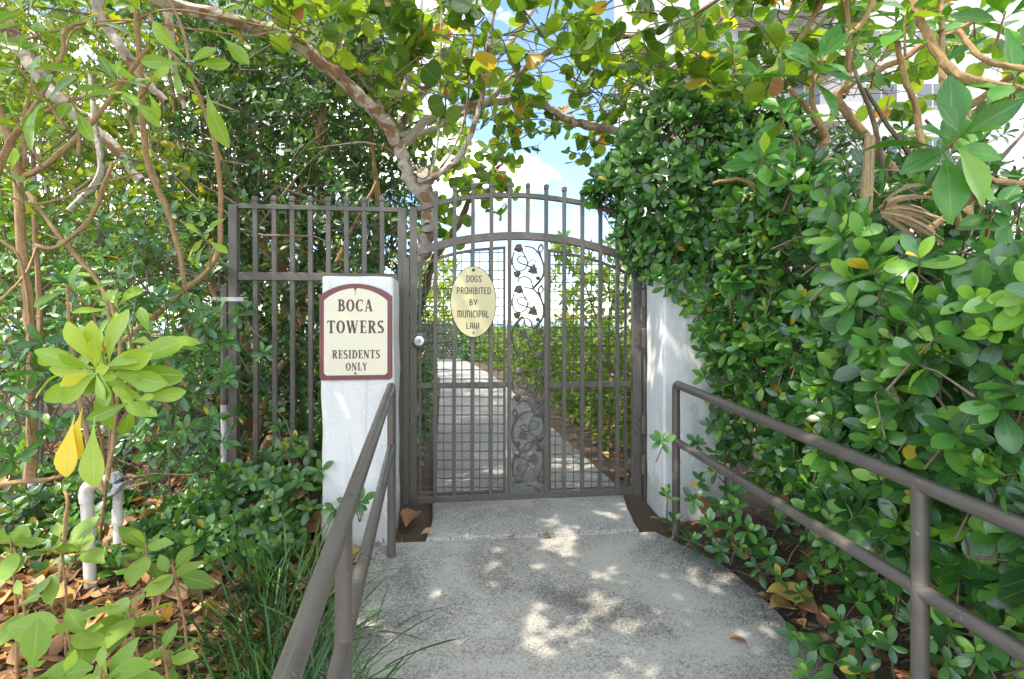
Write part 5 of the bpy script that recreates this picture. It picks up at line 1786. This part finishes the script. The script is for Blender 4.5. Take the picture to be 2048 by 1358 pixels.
l_bk = empty('background_thicket', (-6.5, 9.0, 0))
tag(l_bk, 'distant yellow green thicket closing the view behind the left shrubs', 'shrub')
fr = Frames()
pos = np.stack([rng.uniform(-12, -2.6, 1700), rng.uniform(8, 10.5, 1700), rng.uniform(0, 1, 1700) ** 0.9 * 5.6], 1)
pos = pos[(lump(pos, 1.2, 0.9) > -0.4) & (pos[:, 2] < 3.4 - 0.35 * (pos[:, 0] + 2.6))]
fr.whorls(pos, rax(len(pos), (0.1, -0.6, 0.6), 0.6), 7, 0.24, 25, 100, (0.2, 1.0), 0.2, twig=0.4, tr=0.008)
plant(l_bk, fr, 'bright', 'bright', 60)
# mid-left shrub: dark whorls among tan stems
l_mid = empty('mixed_shrub', (-2.2, 3.0, gz(3.0)))
tag(l_mid, 'tangled shrub with dark whorled leaves and bare tan stems left of the fence', 'shrub')
fr = Frames()
pos = vol(520, -120, 480, 400, 960, 3.0, 4.0)
pos = pos[(lump(pos, 4.0, 2.0) > -0.2)]
fr.whorls(pos, rax(len(pos), (0.1, -0.7, 0.5), 0.5), 8, 0.088, 22, 95, (0.2, 0.92), 0.4, twig=0.25)
px_ = [(325, 590, 2.5), (300, 660, 2.45), (385, 640, 2.5), (420, 625, 2.6), (360, 690, 2.4), (350, 740, 2.35), (440, 745, 2.45), (415, 830, 2.5), (370, 860, 2.4), (330, 800, 2.45), (60, 700, 2.3), (20, 720, 2.2), (110, 690, 2.4), (230, 560, 2.8), (270, 520, 2.9), (200, 500, 2.9), (150, 470, 3.0), (300, 500, 2.9), (420, 540, 2.8), (330, 420, 3.0), (250, 400, 3.0), (395, 700, 2.7), (280, 850, 2.5), (300, 900, 2.5), (100, 850, 2.3), (40, 900, 2.2), (20, 820, 2.2), (455, 680, 2.6), (265, 470, 2.7), (385, 940, 2.5), (120, 780, 2.5), (440, 880, 2.6)]
pp = [P(*q) for q in px_]
fr.whorls(pp, rax(len(pp), (0.05, -0.75, 0.5), 0.3), 9, 0.085, 25, 95, (0.2, 0.7), 0.5, twig=0.2)
pos = np.array([list(q) for q in pp]).repeat(3, 0) + rng.normal(0, 0.09, (len(pp) * 3, 3))
fr.whorls(pos, rax(len(pos), (0.05, -0.7, 0.5), 0.5), 8, 0.078, 25, 95, (0.1, 0.6), 0.4, twig=0.2)
plant(l_mid, fr, 'shrub', 'ficus', 300)
for pts, da, db, r_ in (
        ([(60, 960), (66, 800), (60, 640), (45, 520), (38, 400), (32, 330), (10, 260), (-20, 180)], 2.35, 2.4, [0.024, 0.022, 0.020, 0.019, 0.018, 0.017]),
        ([(36, 360), (90, 330), (170, 260), (240, 170), (300, 90)], 2.4, 2.3, [0.014, 0.012, 0.010, 0.007]),
        ([(40, 350), (50, 310), (45, 250), (60, 180)], 2.4, 2.45, [0.012, 0.010, 0.008]),
        ([(272, 20), (282, 150), (285, 250), (300, 340), (335, 420), (352, 480), (368, 560), (372, 700)], 2.5, 2.6, [0.013, 0.014, 0.014, 0.013, 0.012, 0.010]),
        ([(385, 160), (405, 210), (428, 280), (438, 350), (442, 420), (430, 520), (360, 590), (250, 680)], 2.4, 2.7, [0.008, 0.010, 0.011, 0.012, 0.013, 0.014]),
        ([(20, 395), (75, 408), (130, 395), (210, 365), (300, 340)], 2.3, 2.5, [0.006, 0.006, 0.004]),
        ([(70, 490), (110, 495), (160, 460), (190, 420), (208, 370), (226, 325)], 2.35, 2.3, [0.008, 0.010, 0.010, 0.007]),
        ([(0, 600), (50, 550), (75, 490)], 2.2, 2.4, [0.006, 0.007]),
        ([(55, 385), (110, 460), (160, 520), (200, 570), (220, 640)], 2.45, 2.3, [0.010, 0.010, 0.008]),
        ([(75, 760), (80, 620), (72, 500), (68, 430)], 2.5, 2.5, [0.012, 0.011, 0.009]),
        ([(-20, 40), (20, 60), (60, 130), (110, 190), (170, 240), (230, 300), (280, 360)], 3.0, 3.2, [0.05, 0.042, 0.038, 0.036, 0.032, 0.026]),
        ([(190, -10), (205, 40), (240, 90), (280, 150), (330, 200)], 3.1, 3.2, [0.035, 0.032, 0.03, 0.02]),
        ([(330, -20), (340, 60), (350, 150), (370, 220)], 3.2, 3.2, [0.022, 0.022, 0.014]),
        ([(140, 420), (200, 350), (190, 250), (180, 150)], 3.0, 3.0, [0.02, 0.018, 0.012]),
        ([(0, 968), (60, 962), (100, 958), (132, 948)], 1.9, 2.0, [0.010, 0.008, 0.006]),
        ([(120, 1160), (128, 1080), (135, 1000), (128, 980)], 2.1, 2.15, [0.008, 0.008, 0.005]),
        ([(0, 480), (40, 520), (60, 650), (50, 720)], 2.2, 2.3, [0.006, 0.006, 0.004]),
        ([(0, 95), (120, 60), (250, 45), (330, 20), (420, 30), (560, 60)], 2.6, 2.8, [0.007, 0.006, 0.005]),
        ([(130, 110), (150, 60), (250, 40), (400, 60), (520, 70), (560, 30)], 2.5, 2.6, [0.005, 0.005, 0.004])):
    limb(l_mid, pxl(pts, da, db), r_, 'bark_grape' if da > 2.95 else 'bark_tan', 'stem', 5, 8)
b = MB()
bs = Vector(l_mid.location)
for k in range(170):
    p0 = Vector((R.uniform(-4.2, -1.5), R.uniform(2.9, 4.6), R.uniform(0.1, 3.0)))
    d_ = Vector((R.gauss(0, 1), R.gauss(0, 0.5), R.gauss(0, 0.8))).normalized()
    L = R.uniform(0.3, 0.9)
    b.tube([p0 - bs + d_ * L * t + Vector((R.gauss(0, 0.02), 0, R.gauss(0, 0.02) - 0.08 * t * t)) for t in (0, 0.25, 0.5, 0.75, 1)], [0.007, 0.006, 0.005, 0.004, 0.0025], 5, caps=False)
o = b.build('bare_twigs', M['twig'], l_mid, True)
tag(o, kind='stuff')

# low shrub hugging the ground in front of the fence
l_low = empty('ground_cover_shrub', (-1.6, 2.7, gz(2.7)))
tag(l_low, 'low spreading shrub with small glossy whorls at the foot of the fence', 'shrub')
fr = Frames()
n = 360
X = rng.uniform(-2.7, -0.98, n)
Yv = rng.uniform(2.3, 3.05, n)
hz = 0.33 * (0.5 + 0.5 * np.sin(X * 4.1 + 0.6)) * np.clip((Yv - 2.15) / 0.5, 0.2, 1) + 0.06
zz = np.array([gz(y) for y in Yv]) + hz * rng.uniform(0.35, 1.05, n)
ok = ~((X > -1.05) & (Yv > 2.5))
pos = np.stack([X, Yv, zz], 1)[ok]
fr.whorls(pos, rax(len(pos), (0.05, -0.5, 0.8), 0.35), 9, 0.080, 25, 95, (0.25, 0.78), 0.5, twig=0.12)
ex = [P(*q) for q in ((590, 880, 2.75), (560, 850, 2.8), (610, 900, 2.7), (570, 900, 2.75), (640, 940, 2.6), (620, 1010, 2.5), (665, 1020, 2.45), (700, 1010, 2.45), (720, 1000, 2.42), (540, 960, 2.5), (500, 960, 2.5), (460, 940, 2.6), (595, 960, 2.55), (545, 1000, 2.45))]
fr.whorls(ex, rax(len(ex), (0.1, -0.7, 0.6), 0.25), 9, 0.075, 25, 95, (0.2, 0.7), 0.55, twig=0.14)
plant(l_low, fr, 'ficus', 'shrub', 300)

# lime green rosettes near the camera
sv = empty('scaevola_shrub', (-1.28, 1.75, gz(1.75)))
tag(sv, 'near lime green rosette shrub with yellowing drooping leaves', 'shrub')
fr = Frames()
fr.whorls([P(188, 742, 1.42)], [(0.05, -1.0, 0.02)], 28, 0.17, 32, 112, (0.4, 0.9), 0.2, 0.3, twig=0.25, tr=0.005, odd=0)
fr.whorls([P(120, 735, 1.5)], [(-0.5, -0.6, 0.5)], 7, 0.15, 30, 90, (0.3, 0.7), 0.3, 0.25, twig=0.2, tr=0.005)
fr.whorls([P(270, 800, 1.45)], [(0.5, -0.6, 0.1)], 9, 0.11, 30, 95, (0.3, 0.8), 0.3, 0.25, twig=0.2, tr=0.005)
fr.whorls([P(300, 670, 1.6)], [(0.1, -0.6, 0.6)], 5, 0.13, 20, 80, (0.3, 0.7), 0.3, 0.25, twig=0.2, tr=0.004)
fr.whorls([P(222, 606, 1.8)], [(0.05, -0.7, 0.6)], 10, 0.125, 40, 95, (0.2, 0.7), 0.3, 0.25, twig=0.2, tr=0.004)
fr.whorls([P(135, 570, 1.85)], [(-0.1, -0.6, 0.6)], 7, 0.12, 40, 95, (0.1, 0.6), 0.3, 0.25, twig=0.25, tr=0.004)
# hanging yellow leaves at the bottom of the big rosette
for (x, y, L, tn, dx) in ((150, 830, 0.16, 1.0, -0.12), (190, 835, 0.18, 0.72, 0.02), (165, 815, 0.15, 0.97, -0.2)):
    p_ = P(x, y, 1.36)
    Y = unit(np.array([[dx, -0.15, -1.0]]))
    Z = np.array([[0.2, -1.0, 0.1]])
    fr.add(np.array([list(p_)]), Y, unit(Z - Y * (Z * Y).sum(1, keepdims=True)), np.array([L]), np.array([tn]))
plant(sv, fr, 'lime', 'lime', 120, 'bark_tan')
for pts, da, db, r_ in (([(205, 745), (225, 800), (215, 950), (200, 1080)], 1.50, 2.35, [0.005, 0.006, 0.006, 0.006]), ([(130, 740), (190, 830), (215, 950)], 1.55, 2.2, [0.003, 0.004, 0.005]), ([(270, 800), (235, 860), (215, 950)], 1.52, 2.2, [0.003, 0.004, 0.005]), ([(222, 606), (240, 690), (230, 850), (215, 960)], 1.8, 1.8, [0.006, 0.007, 0.008]), ([(135, 570), (140, 660), (170, 860), (205, 980)], 1.85, 1.85, [0.005, 0.006, 0.008])):
    limb(sv, pxl(pts, da, db), r_, 'bark_tan', 'stem', 5, 8)
su = empty('overhanging_shrub', (-1.75, 2.0, gz(2.0)))
tag(su, 'loose shrub of large pale green leaves overhanging at upper left', 'shrub')
fr = Frames()
for x, y, d, L, n, ax in ((140, 195, 1.65, 0.14, 8, (0.1, -0.6, 0.6)), (235, 160, 1.75, 0.13, 8, (0.2, -0.6, 0.5)), (60, 170, 1.6, 0.15, 8, (-0.2, -0.6, 0.5)), (20, 110, 1.7, 0.15, 7, (0.0, -0.6, 0.5)), (30, 240, 1.7, 0.13, 7, (0.0, -0.6, 0.5)), (300, 165, 1.85, 0.14, 5, (0.6, -0.5, 0.2)), (375, 130, 2.0, 0.15, 5, (0.2, -0.5, -0.3)), (405, 470, 2.25, 0.10, 9, (0.0, -0.7, 0.5)), (50, 30, 1.9, 0.15, 8, (0, -0.6, 0.5)), (150, 10, 2.0, 0.15, 8, (0, -0.6, 0.5)), (-40, 60, 1.7, 0.15, 8, (0.2, -0.6, 0.5)), (10, 330, 1.9, 0.11, 6, (0.2, -0.6, 0.5))):
    fr.whorls([P(x, y, d)], [ax], n, L, 30, 105, (0.0, 0.55), 0.3, 0.35, twig=0.14, tr=0.004)
for (x, y, d, L, dx, dz) in ((412, 172, 2.1, 0.23, 0.25, -1.0), (440, 70, 2.4, 0.2, 0.6, -0.6), (350, 130, 2.05, 0.12, 0.2, -0.9)):
    Y = unit(np.array([[dx, -0.2, dz]]))
    Z = np.array([[-0.3, -1.0, 0.3]])
    fr.add(np.array([list(P(x, y, d))]), Y, unit(Z - Y * (Z * Y).sum(1, keepdims=True)), np.array([L]), np.array([0.45]))
plant(su, fr, 'lime', 'lime', 120, 'bark_tan')
for pts, da, db, r_ in (([(-60, 1100), (-40, 700), (-20, 400), (40, 260), (140, 200)], 1.95, 1.68, [0.018, 0.016, 0.014, 0.010, 0.007]), ([(40, 260), (120, 120), (130, 60), (180, 40)], 1.75, 2.0, [0.009, 0.007, 0.006]), ([(140, 200), (190, 190), (235, 165), (300, 170)], 1.68, 1.85, [0.007, 0.006, 0.005]), ([(340, 0), (365, 60), (380, 130)], 2.2, 2.0, [0.006, 0.005]), ([(300, 30), (330, 90), (400, 165)], 2.2, 2.1, [0.006, 0.005])):
    limb(su, pxl(pts, da, db), r_, 'bark_tan', 'stem', 5, 8)

# seedlings in the left foreground
SEED = [(120, 1075, 1.75, 0.12, 'seedling with broad pale leaves beside the white irrigation riser'),
        (45, 1190, 1.35, 0.13, 'broad leaved seedling at the left picture edge above the litter'),
        (290, 1085, 1.75, 0.13, 'round leaved seedling just right of the white drop pipe'),
        (345, 1130, 1.65, 0.12, 'pale green seedling leaning towards the grass clump'),
        (130, 1245, 1.30, 0.12, 'seedling with long pointed leaves in the middle of the left litter'),
        (255, 1215, 1.40, 0.12, 'small red stemmed seedling left of the grass clump'),
        (60, 1330, 1.10, 0.11, 'seedling at the bottom left corner of the picture'),
        (200, 1335, 1.10, 0.11, 'seedling cut by the bottom picture edge left of the grass'),
        (325, 1290, 1.25, 0.11, 'seedling between the grass clump and the bottom edge'),
        (20, 1075, 1.6, 0.12, 'tall seedling at the left picture edge below the long bare twig')]
for (x, y, d, L, lab) in SEED:
    p_ = P(x, y, d)
    g_ = soil_z(p_.x, p_.y)
    e = empty('seedling', (p_.x + R.uniform(-0.04, 0.04), p_.y + 0.05, g_))
    tag(e, lab, 'seedling', 'broad leaved seedlings in the leaf litter')
    limb(e, [Vector(e.location), (Vector(e.location) + p_) / 2 + Vector((0.01, 0, 0.02)), p_], [0.005, 0.004, 0.003], 'bark_tan', 'stem', 4, 6)
    fr = Frames()
    fr.whorls([p_, p_ + Vector((R.uniform(-0.05, 0.05), 0.03, -0.04))], [(R.uniform(-0.3, 0.3), -0.35, 0.9), (R.uniform(-0.3, 0.3), -0.35, 0.9)], 4, L * 0.92, 50, 100, (0.1, 0.8), 0.3, 0.35, twig=0.03, tr=0.002)
    plant(e, fr, 'seed', 'seed', 40, 'bark_tan')

# ------------------------------------------------------------------ grass clump beside the ramp
def clump(name, lab, cx, cy, sx, sy, n, L):
    e = empty(name, (cx, cy, gz(cy) - 0.03))
    tag(e, lab, 'grass', 'long bladed grass clumps left of the ramp')
    fr = Frames()
    T = np.stack([rng.normal(cx, sx, n), rng.normal(cy, sy, n), np.zeros(n)], 1)
    T[:, 2] = [soil_z(a, c) for a, c in T[:, :2]]
    Y = np.stack([(T[:, 0] - cx) * 2.2 + rng.normal(0.05, 0.32, n), (T[:, 1] - cy) * 1.6 + rng.normal(-0.12, 0.32, n), rng.uniform(0.7, 1.3, n)], 1)
    Y = unit(Y)
    Z = np.stack([-Y[:, 0], -Y[:, 1], np.ones(n)], 1) + rng.normal(0, 0.25, (n, 3))
    Z = -unit(Z - Y * (Z * Y).sum(1, keepdims=True)) * -1
    fr.add(T, Y, Z, L * rng.uniform(0.6, 1.25, n), rng.uniform(0.0, 0.9, n))
    fr.cat()
    me = leaf_mesh('blades', fr, np.arange(n), TPL['grass'], np.array(e.location), M['grass'])
    o = bpy.data.objects.new('blades', me)
    COL.objects.link(o)
    o.parent = e
    tag(o, kind='stuff')


clump('grass_clump', 'long bladed grass clump against the near post of the left handrail', -0.66, 1.45, 0.09, 0.12, 270, 0.27)
clump('grass_clump', 'long bladed grass clump in the middle beside the left handrail', -0.82, 1.82, 0.10, 0.13, 270, 0.28)
clump('grass_clump', 'smaller grass clump nearest the low glossy shrub', -0.98, 2.15, 0.08, 0.09, 150, 0.28)
clump('grass_clump', 'grass clump at the bottom edge left of the handrail', -0.66, 1.12, 0.08, 0.09, 150, 0.24)

# ------------------------------------------------------------------ beyond the gate
h_l = empty('path_hedge', (-0.9, 6.0, 0))
tag(h_l, 'dark clipped hedge along the left side of the path behind the gate', 'hedge')
fr = Frames()
n = 900
Y = rng.uniform(3.35, 10, n)
X = -0.60 - 0.132 * (Y - 3.3) - rng.uniform(0, 1, n) ** 1.5 * 0.5
hgt = np.interp(Y, [3.3, 5, 10], [1.05, 1.05, 0.95])
Z_ = rng.uniform(0, 1, n) * hgt
fr.whorls(np.stack([X, Y, Z_], 1), rax(n, (0.6, -0.5, 0.5), 0.4), 7, 0.075, 22, 95, (0.0, 0.6), 0.3, twig=0.12)
plant(h_l, fr, 'shrub', 'shrub', 120)
h_r = empty('path_hedge', (1.2, 6.0, 0))
tag(h_r, 'bright green hedge along the right side of the path behind the gate', 'hedge')
fr = Frames()
n = 2400
Y = rng.uniform(3.7, 14, n)
X = 0.93 - 0.150 * (Y - 3.3) - 0.03 * np.clip(Y - 9, 0, 9) ** 1.4 + rng.uniform(0, 1, n) ** 1.6 * 0.8
u_ = rng.uniform(0, 1, n)
Z_ = 0.04 + u_ ** 0.85 * (np.interp(Y, [3.5, 6, 14], [1.02, 1.0, 0.92]) - 0.04 + 0.05 * np.sin(Y * 6))
fr.whorls(np.stack([X, Y, Z_], 1), rax(n, (-0.5, -0.5, 0.6), 0.4), 7, 0.080, 22, 95, (0.1, 0.75), 0.3, twig=0.12)
plant(h_r, fr, 'bright', 'bright', 260)
for k in range(24):
    y = 3.8 + k * 0.3
    x = 1.05 - 0.15 * (y - 3.3) + R.uniform(0.05, 0.4)
    limb(h_r, [(x, y, -0.05), (x + R.uniform(-0.06, 0.06), y, 0.3), (x + R.uniform(-0.1, 0.1), y, 0.65)], [0.013, 0.010, 0.006], 'bark_tan', 'stem', 3, 6)
h_e = empty('path_hedge', (-2.2, 15.5, 0))
tag(h_e, 'dark hedge closing the far bend of the path behind the oval sign', 'hedge')
fr = Frames()
n = 700
X = rng.uniform(-3.6, 0.4, n)
Y = 14.0 + rng.uniform(0, 1.2, n) - 0.25 * (X + 1.2)
Z_ = rng.uniform(0, 0.95, n)
fr.whorls(np.stack([X, Y, Z_], 1), rax(n, (-0.1, -0.7, 0.5), 0.4), 6, 0.14, 22, 95, (0.05, 0.7), 0.3, twig=0)
plant(h_e, fr, 'shrub', 'shrub', 40, None)
st_ = empty('small_tree', (1.35, 7.0, 0))
tag(st_, 'airy small tree above the bright hedge behind the hinge side of the gate', 'tree')
fr = Frames()
pos = vol(290, 1110, 1300, 480, 680, 6.0, 7.8)
pos = pos[lump(pos, 4.5, 0.3) > -0.2]
fr.whorls(pos, rax(len(pos), (-0.2, -0.5, 0.6), 0.6), 7, 0.12, 25, 100, (0.1, 0.9), 0.3, twig=0.2, tr=0.004)
plant(st_, fr, 'bright', 'bright', 200)
limb(st_, [(1.35, 7.0, -0.1), (1.3, 7.0, 0.9), (1.4, 6.9, 1.5), (1.5, 6.9, 2.1)], [0.04, 0.03, 0.02, 0.008], 'bark_dark', 'trunk')
limb(st_, [(1.31, 7.0, 0.8), (1.1, 7.0, 1.3), (0.95, 7.0, 1.8)], [0.02, 0.014, 0.006], 'bark_dark', 'branch')
fp = empty('distant_tree', (-3.6, 18, 0))
tag(fp, 'pale sunlit tree far behind the latch side of the gate', 'tree')
fr = Frames()
pos = vol(300, 790, 905, 505, 690, 16.5, 19.5)
pos = pos[lump(pos, 1.6, 0.8) > -0.25]
fr.whorls(pos, rax(len(pos), (0, -0.5, 0.6), 0.6), 6, 0.28, 25, 100, (0.5, 1.0), 0.2, twig=0.4, tr=0.01)
plant(fp, fr, 'bright', 'bright', 60)
limb(fp, [(-3.6, 18, -0.1), (-3.5, 18, 1.2), (-3.3, 18, 2.6)], [0.12, 0.09, 0.04], 'bark_tan', 'trunk')

# ------------------------------------------------------------------ litter
def flat_frames(pts, S, tone, tilt=0.35, lift=0.012):
    n = len(pts)
    az = rng.uniform(0, 6.28, n)
    Y = unit(np.stack([np.cos(az), np.sin(az), rng.normal(0, tilt, n)], 1))
    Z = np.stack([rng.normal(0, tilt, n), rng.normal(0, tilt, n), np.where(rng.uniform(0, 1, n) < 0.6, 1.0, -1.0)], 1)
    Z = unit(Z - Y * (Z * Y).sum(1, keepdims=True))
    fr = Frames()
    fr.add(np.asarray(pts) + np.array([0, 0, lift]), Y, Z, S, tone)
    return fr.cat()


def litter_pts(n, x0, x1, y0, y1, cut):
    X, Y = rng.uniform(x0, x1, n), rng.uniform(y0, y1, n)
    ok = cut(X, Y)
    X, Y = X[ok], Y[ok]
    return np.array([(a, c, soil_z(a, c) + abs(rng.normal(0, 0.018))) for a, c in zip(X, Y)])


def scatter(pts, nobj, smin, smax, lab, grp, stuffname, tpl='dry'):
    S = rng.uniform(smin, smax, len(pts))
    tn = np.clip(rng.beta(2.2, 2.0, len(pts)), 0, 1)
    fr = flat_frames(pts, S, tn)
    d = np.maximum(pts[:, 1], 0.3)
    x, y = 1024 + pts[:, 0] / d * F, HY - (pts[:, 2] - CZ) / d * F
    score = S / d * ((x > 0) & (x < 2048) & (y < 1358)) * (1 + 6 * (pts[:, 2] - np.array([soil_z(a, c) for a, c in pts[:, :2]])))
    sel = np.argsort(-score)[:nobj]
    sel = [i for i in sel if score[i] > 0]
    mask = np.ones(len(pts), bool)
    mask[sel] = False
    rest = np.nonzero(mask)[0]
    base = np.array([float(pts[:, 0].mean()), float(pts[:, 1].mean()), 0])
    if len(rest):
        o = bpy.data.objects.new(stuffname, leaf_mesh(stuffname, fr, rest, TPL[tpl], base, M['dry']))
        COL.objects.link(o)
        o.location = base
        tag(o, lab.replace('dry leaf lying', 'carpet of dry leaves'), 'leaf litter', None, 'stuff')
    for i in sel:
        o = bpy.data.objects.new('fallen_leaf', single_leaf(tpl, 'dry', int(rng.integers(0, len(TPL[tpl]))), int(round(float(fr.tone[i]) * 11))))
        COL.objects.link(o)
        o.matrix_world = frame_matrix(fr.T[i], fr.Y[i], fr.Z[i], fr.S[i])
        tag(o, lab, 'leaf', grp)


scatter(litter_pts(3000, -3.3, -0.80, 0.75, 3.0, lambda X, Y: X < -0.80), 90, 0.05, 0.12, 'dry leaf lying on the soil left of the ramp', 'dry leaves left of the ramp', 'leaf_litter')
scatter(litter_pts(1500, -3.3, -0.80, 0.75, 3.0, lambda X, Y: X < -0.80), 25, 0.05, 0.10, 'narrow dry leaf lying on the soil left of the ramp', 'narrow dry leaves left of the ramp', 'leaf_litter', 'drynarrow')
scatter(litter_pts(520, 1.02, 2.4, 0.9, 2.95, lambda X, Y: X > 1.12 + 0.0 * Y), 25, 0.04, 0.10, 'dry leaf lying on the soil under the right hedge', 'dry leaves under the right hedge', 'leaf_litter')
scatter(litter_pts(1500, -4.5, -0.95, 3.1, 6.0, lambda X, Y: X < -0.9), 0, 0.06, 0.13, 'dry leaf lying on the soil behind the iron fence', None, 'leaf_litter')
scatter(litter_pts(500, 0.75, 2.4, 3.4, 7.0, lambda X, Y: X > 0.80 - 0.155 * (Y - 3.3)), 0, 0.06, 0.12, 'dry leaf lying on the soil under the bright hedge behind the gate', None, 'leaf_litter')


# crumbled bits, twigs and grit among the leaves and along the slab edges
def debris(pts, smin, smax, name, lab):
    fr = flat_frames(pts, rng.uniform(smin, smax, len(pts)), np.clip(rng.beta(1.6, 2.4, len(pts)), 0, 1), 0.25, 0.003)
    base = np.array([float(pts[:, 0].mean()), float(pts[:, 1].mean()), 0])
    o = bpy.data.objects.new(name, leaf_mesh(name, fr, np.arange(len(pts)), TPL['drynarrow'], base, M['dry']))
    COL.objects.link(o)
    o.location = base
    tag(o, lab, 'leaf litter', None, 'stuff')


debris(litter_pts(4200, -3.3, -0.75, 0.75, 3.0, lambda X, Y: X < -0.76), 0.012, 0.045, 'leaf_crumbs', 'crumbled brown leaf bits on the soil left of the ramp')
debris(litter_pts(1600, 0.8, 2.4, 0.9, 3.0, lambda X, Y: X > np.interp(Y, [1.1, 1.75, 2.15, 2.45, 2.77, 3.0], [1.19, 1.13, 1.09, 1.02, 0.80, 0.72])), 0.012, 0.045, 'leaf_crumbs', 'crumbled brown leaf bits on the soil under the right hedge')
ed = []
for k in range(330):
    t = rng.uniform(0, 1)
    if k % 5 == 0:
        x_, y_ = -0.70 + 1.4 * rng.uniform(0, 1), 2.655 + 0.10 * rng.uniform(0, 1)
        y_ = 2.665 + 0.0905 * (x_ + 0.438) - abs(rng.normal(0, 0.012))
    elif k % 2:
        y_ = rng.uniform(1.2, 2.7)
        x_ = float(np.interp(y_, [1.1, 1.75, 2.15, 2.45, 2.77], [1.19, 1.13, 1.09, 1.01, 0.78])) - abs(rng.normal(0, 0.035)) - 0.005
    else:
        y_ = rng.uniform(1.2, 2.6)
        x_ = -0.74 + abs(rng.normal(0, 0.05))
    ed.append((x_, y_, gz(y_) + 0.008))
debris(np.array(ed), 0.006, 0.024, 'leaf_crumbs', 'tiny leaf bits gathered along the edges of the ramp')
b = MB()
for k in range(260):
    sd_ = R.random() < 0.72
    x_, y_ = (R.uniform(-3.0, -0.85), R.uniform(0.9, 2.6)) if sd_ else (R.uniform(1.05, 1.8), R.uniform(1.3, 2.8))
    a_ = R.uniform(0, 6.28)
    L = R.uniform(0.05, 0.28)
    z_ = soil_z(x_, y_) + R.uniform(0.015, 0.04)
    b.tube([(x_ + math.cos(a_) * L * t + R.gauss(0, 0.006), y_ + math.sin(a_) * L * t + R.gauss(0, 0.006), z_ + R.gauss(0, 0.006)) for t in (0, 0.33, 0.66, 1)], [0.003, 0.0028, 0.0022, 0.0015], 5, caps=False)
tag(b.build('fallen_twigs', M['twig'], None, True), 'thin dry twigs strewn over the leaf litter', 'twigs', None, 'stuff')


def loose(x, y, L, tone, lab, az, tpl='dry', var=0, up=1, roll=0.0, tilt=0.12, gl=None, dz=0.01):
    k = (y - HY) / F + 0.09
    Yd = 1.39 / k
    X = (x - 1024) / F * Yd
    z = (gz(Yd) if gl is None else gl) + dz
    Yv = np.array([math.cos(rad(az)), math.sin(rad(az)), tilt])
    Yv /= np.linalg.norm(Yv)
    Zv = np.array([roll, -0.15, up])
    Zv = Zv - Yv * (Zv @ Yv)
    Zv /= np.linalg.norm(Zv)
    o = bpy.data.objects.new('fallen_leaf', single_leaf(tpl, 'dry', var, int(tone * 11)))
    COL.objects.link(o)
    o.matrix_world = frame_matrix(np.array([X, Yd, z]), Yv, Zv, L)
    tag(o, lab, 'leaf', 'single fallen leaves')
    return o


loose(1532, 1205, 0.18, 0.91, 'large curled ochre leaf on the soil at the right edge of the ramp', -10, 'dry', 3, dz=0.045)
loose(1540, 1222, 0.14, 0.89, 'ochre leaf tucked under the large curled one by the ramp edge', 20, 'dry', 0, dz=0.012)
loose(1458, 1285, 0.075, 0.62, 'small orange leaf lying alone on the right side of the ramp', 5, 'drynarrow', 0, dz=0.012)
loose(1650, 1210, 0.11, 0.60, 'folded brown orange leaf under the right hedge beside the ochre leaf', 30, 'dry', 2, dz=0.05)
loose(812, 1062, 0.16, 0.62, 'big brown leaf leaning against the gate post beside the landing', 75, 'dry', 2, tilt=0.6, dz=0.02)
loose(842, 1072, 0.10, 0.80, 'pale tan leaf beside the landing at the gate post', 20, 'dry', 0, dz=0.01)
loose(1012, 1078, 0.055, 0.55, 'small red brown leaf on the joint between landing and ramp, left one', 10, 'drynarrow', 1)
loose(1080, 1074, 0.06, 0.50, 'small red brown leaf on the joint between landing and ramp, right one', 0, 'drynarrow', 0)
loose(570, 1050, 0.17, 0.70, 'largest flat tan leaf lying left of the pillar foot', 80, 'dry', 3, dz=0.10, tilt=0.5)
loose(600, 1090, 0.15, 0.55, 'brown leaf lying below the largest tan leaf by the pillar', 60, 'dry', 1, dz=0.05, tilt=0.4)
loose(560, 1125, 0.14, 0.62, 'orange brown leaf lying between grass and pillar foot', 40, 'dry', 0, dz=0.03, tilt=0.3)
loose(640, 1120, 0.12, 0.66, 'orange leaf at the foot of the pillar beside the handrail', 30, 'dry', 0, dz=0.03, tilt=0.3)
loose(1300, 1040, 0.06, 0.92, 'small yellow leaf on the soil below the hinge post', 20, 'drynarrow', 0)
loose(1405, 1050, 0.15, 0.55, 'brown leaf standing in the hedge near the foot of the far right post', 60, 'dry', 0, dz=0.06, tilt=0.7)
loose(1560, 1070, 0.13, 0.50, 'red brown leaf caught low in the right hedge behind the lower rail', 50, 'dry', 1, dz=0.10, tilt=0.6)

finish_plants()
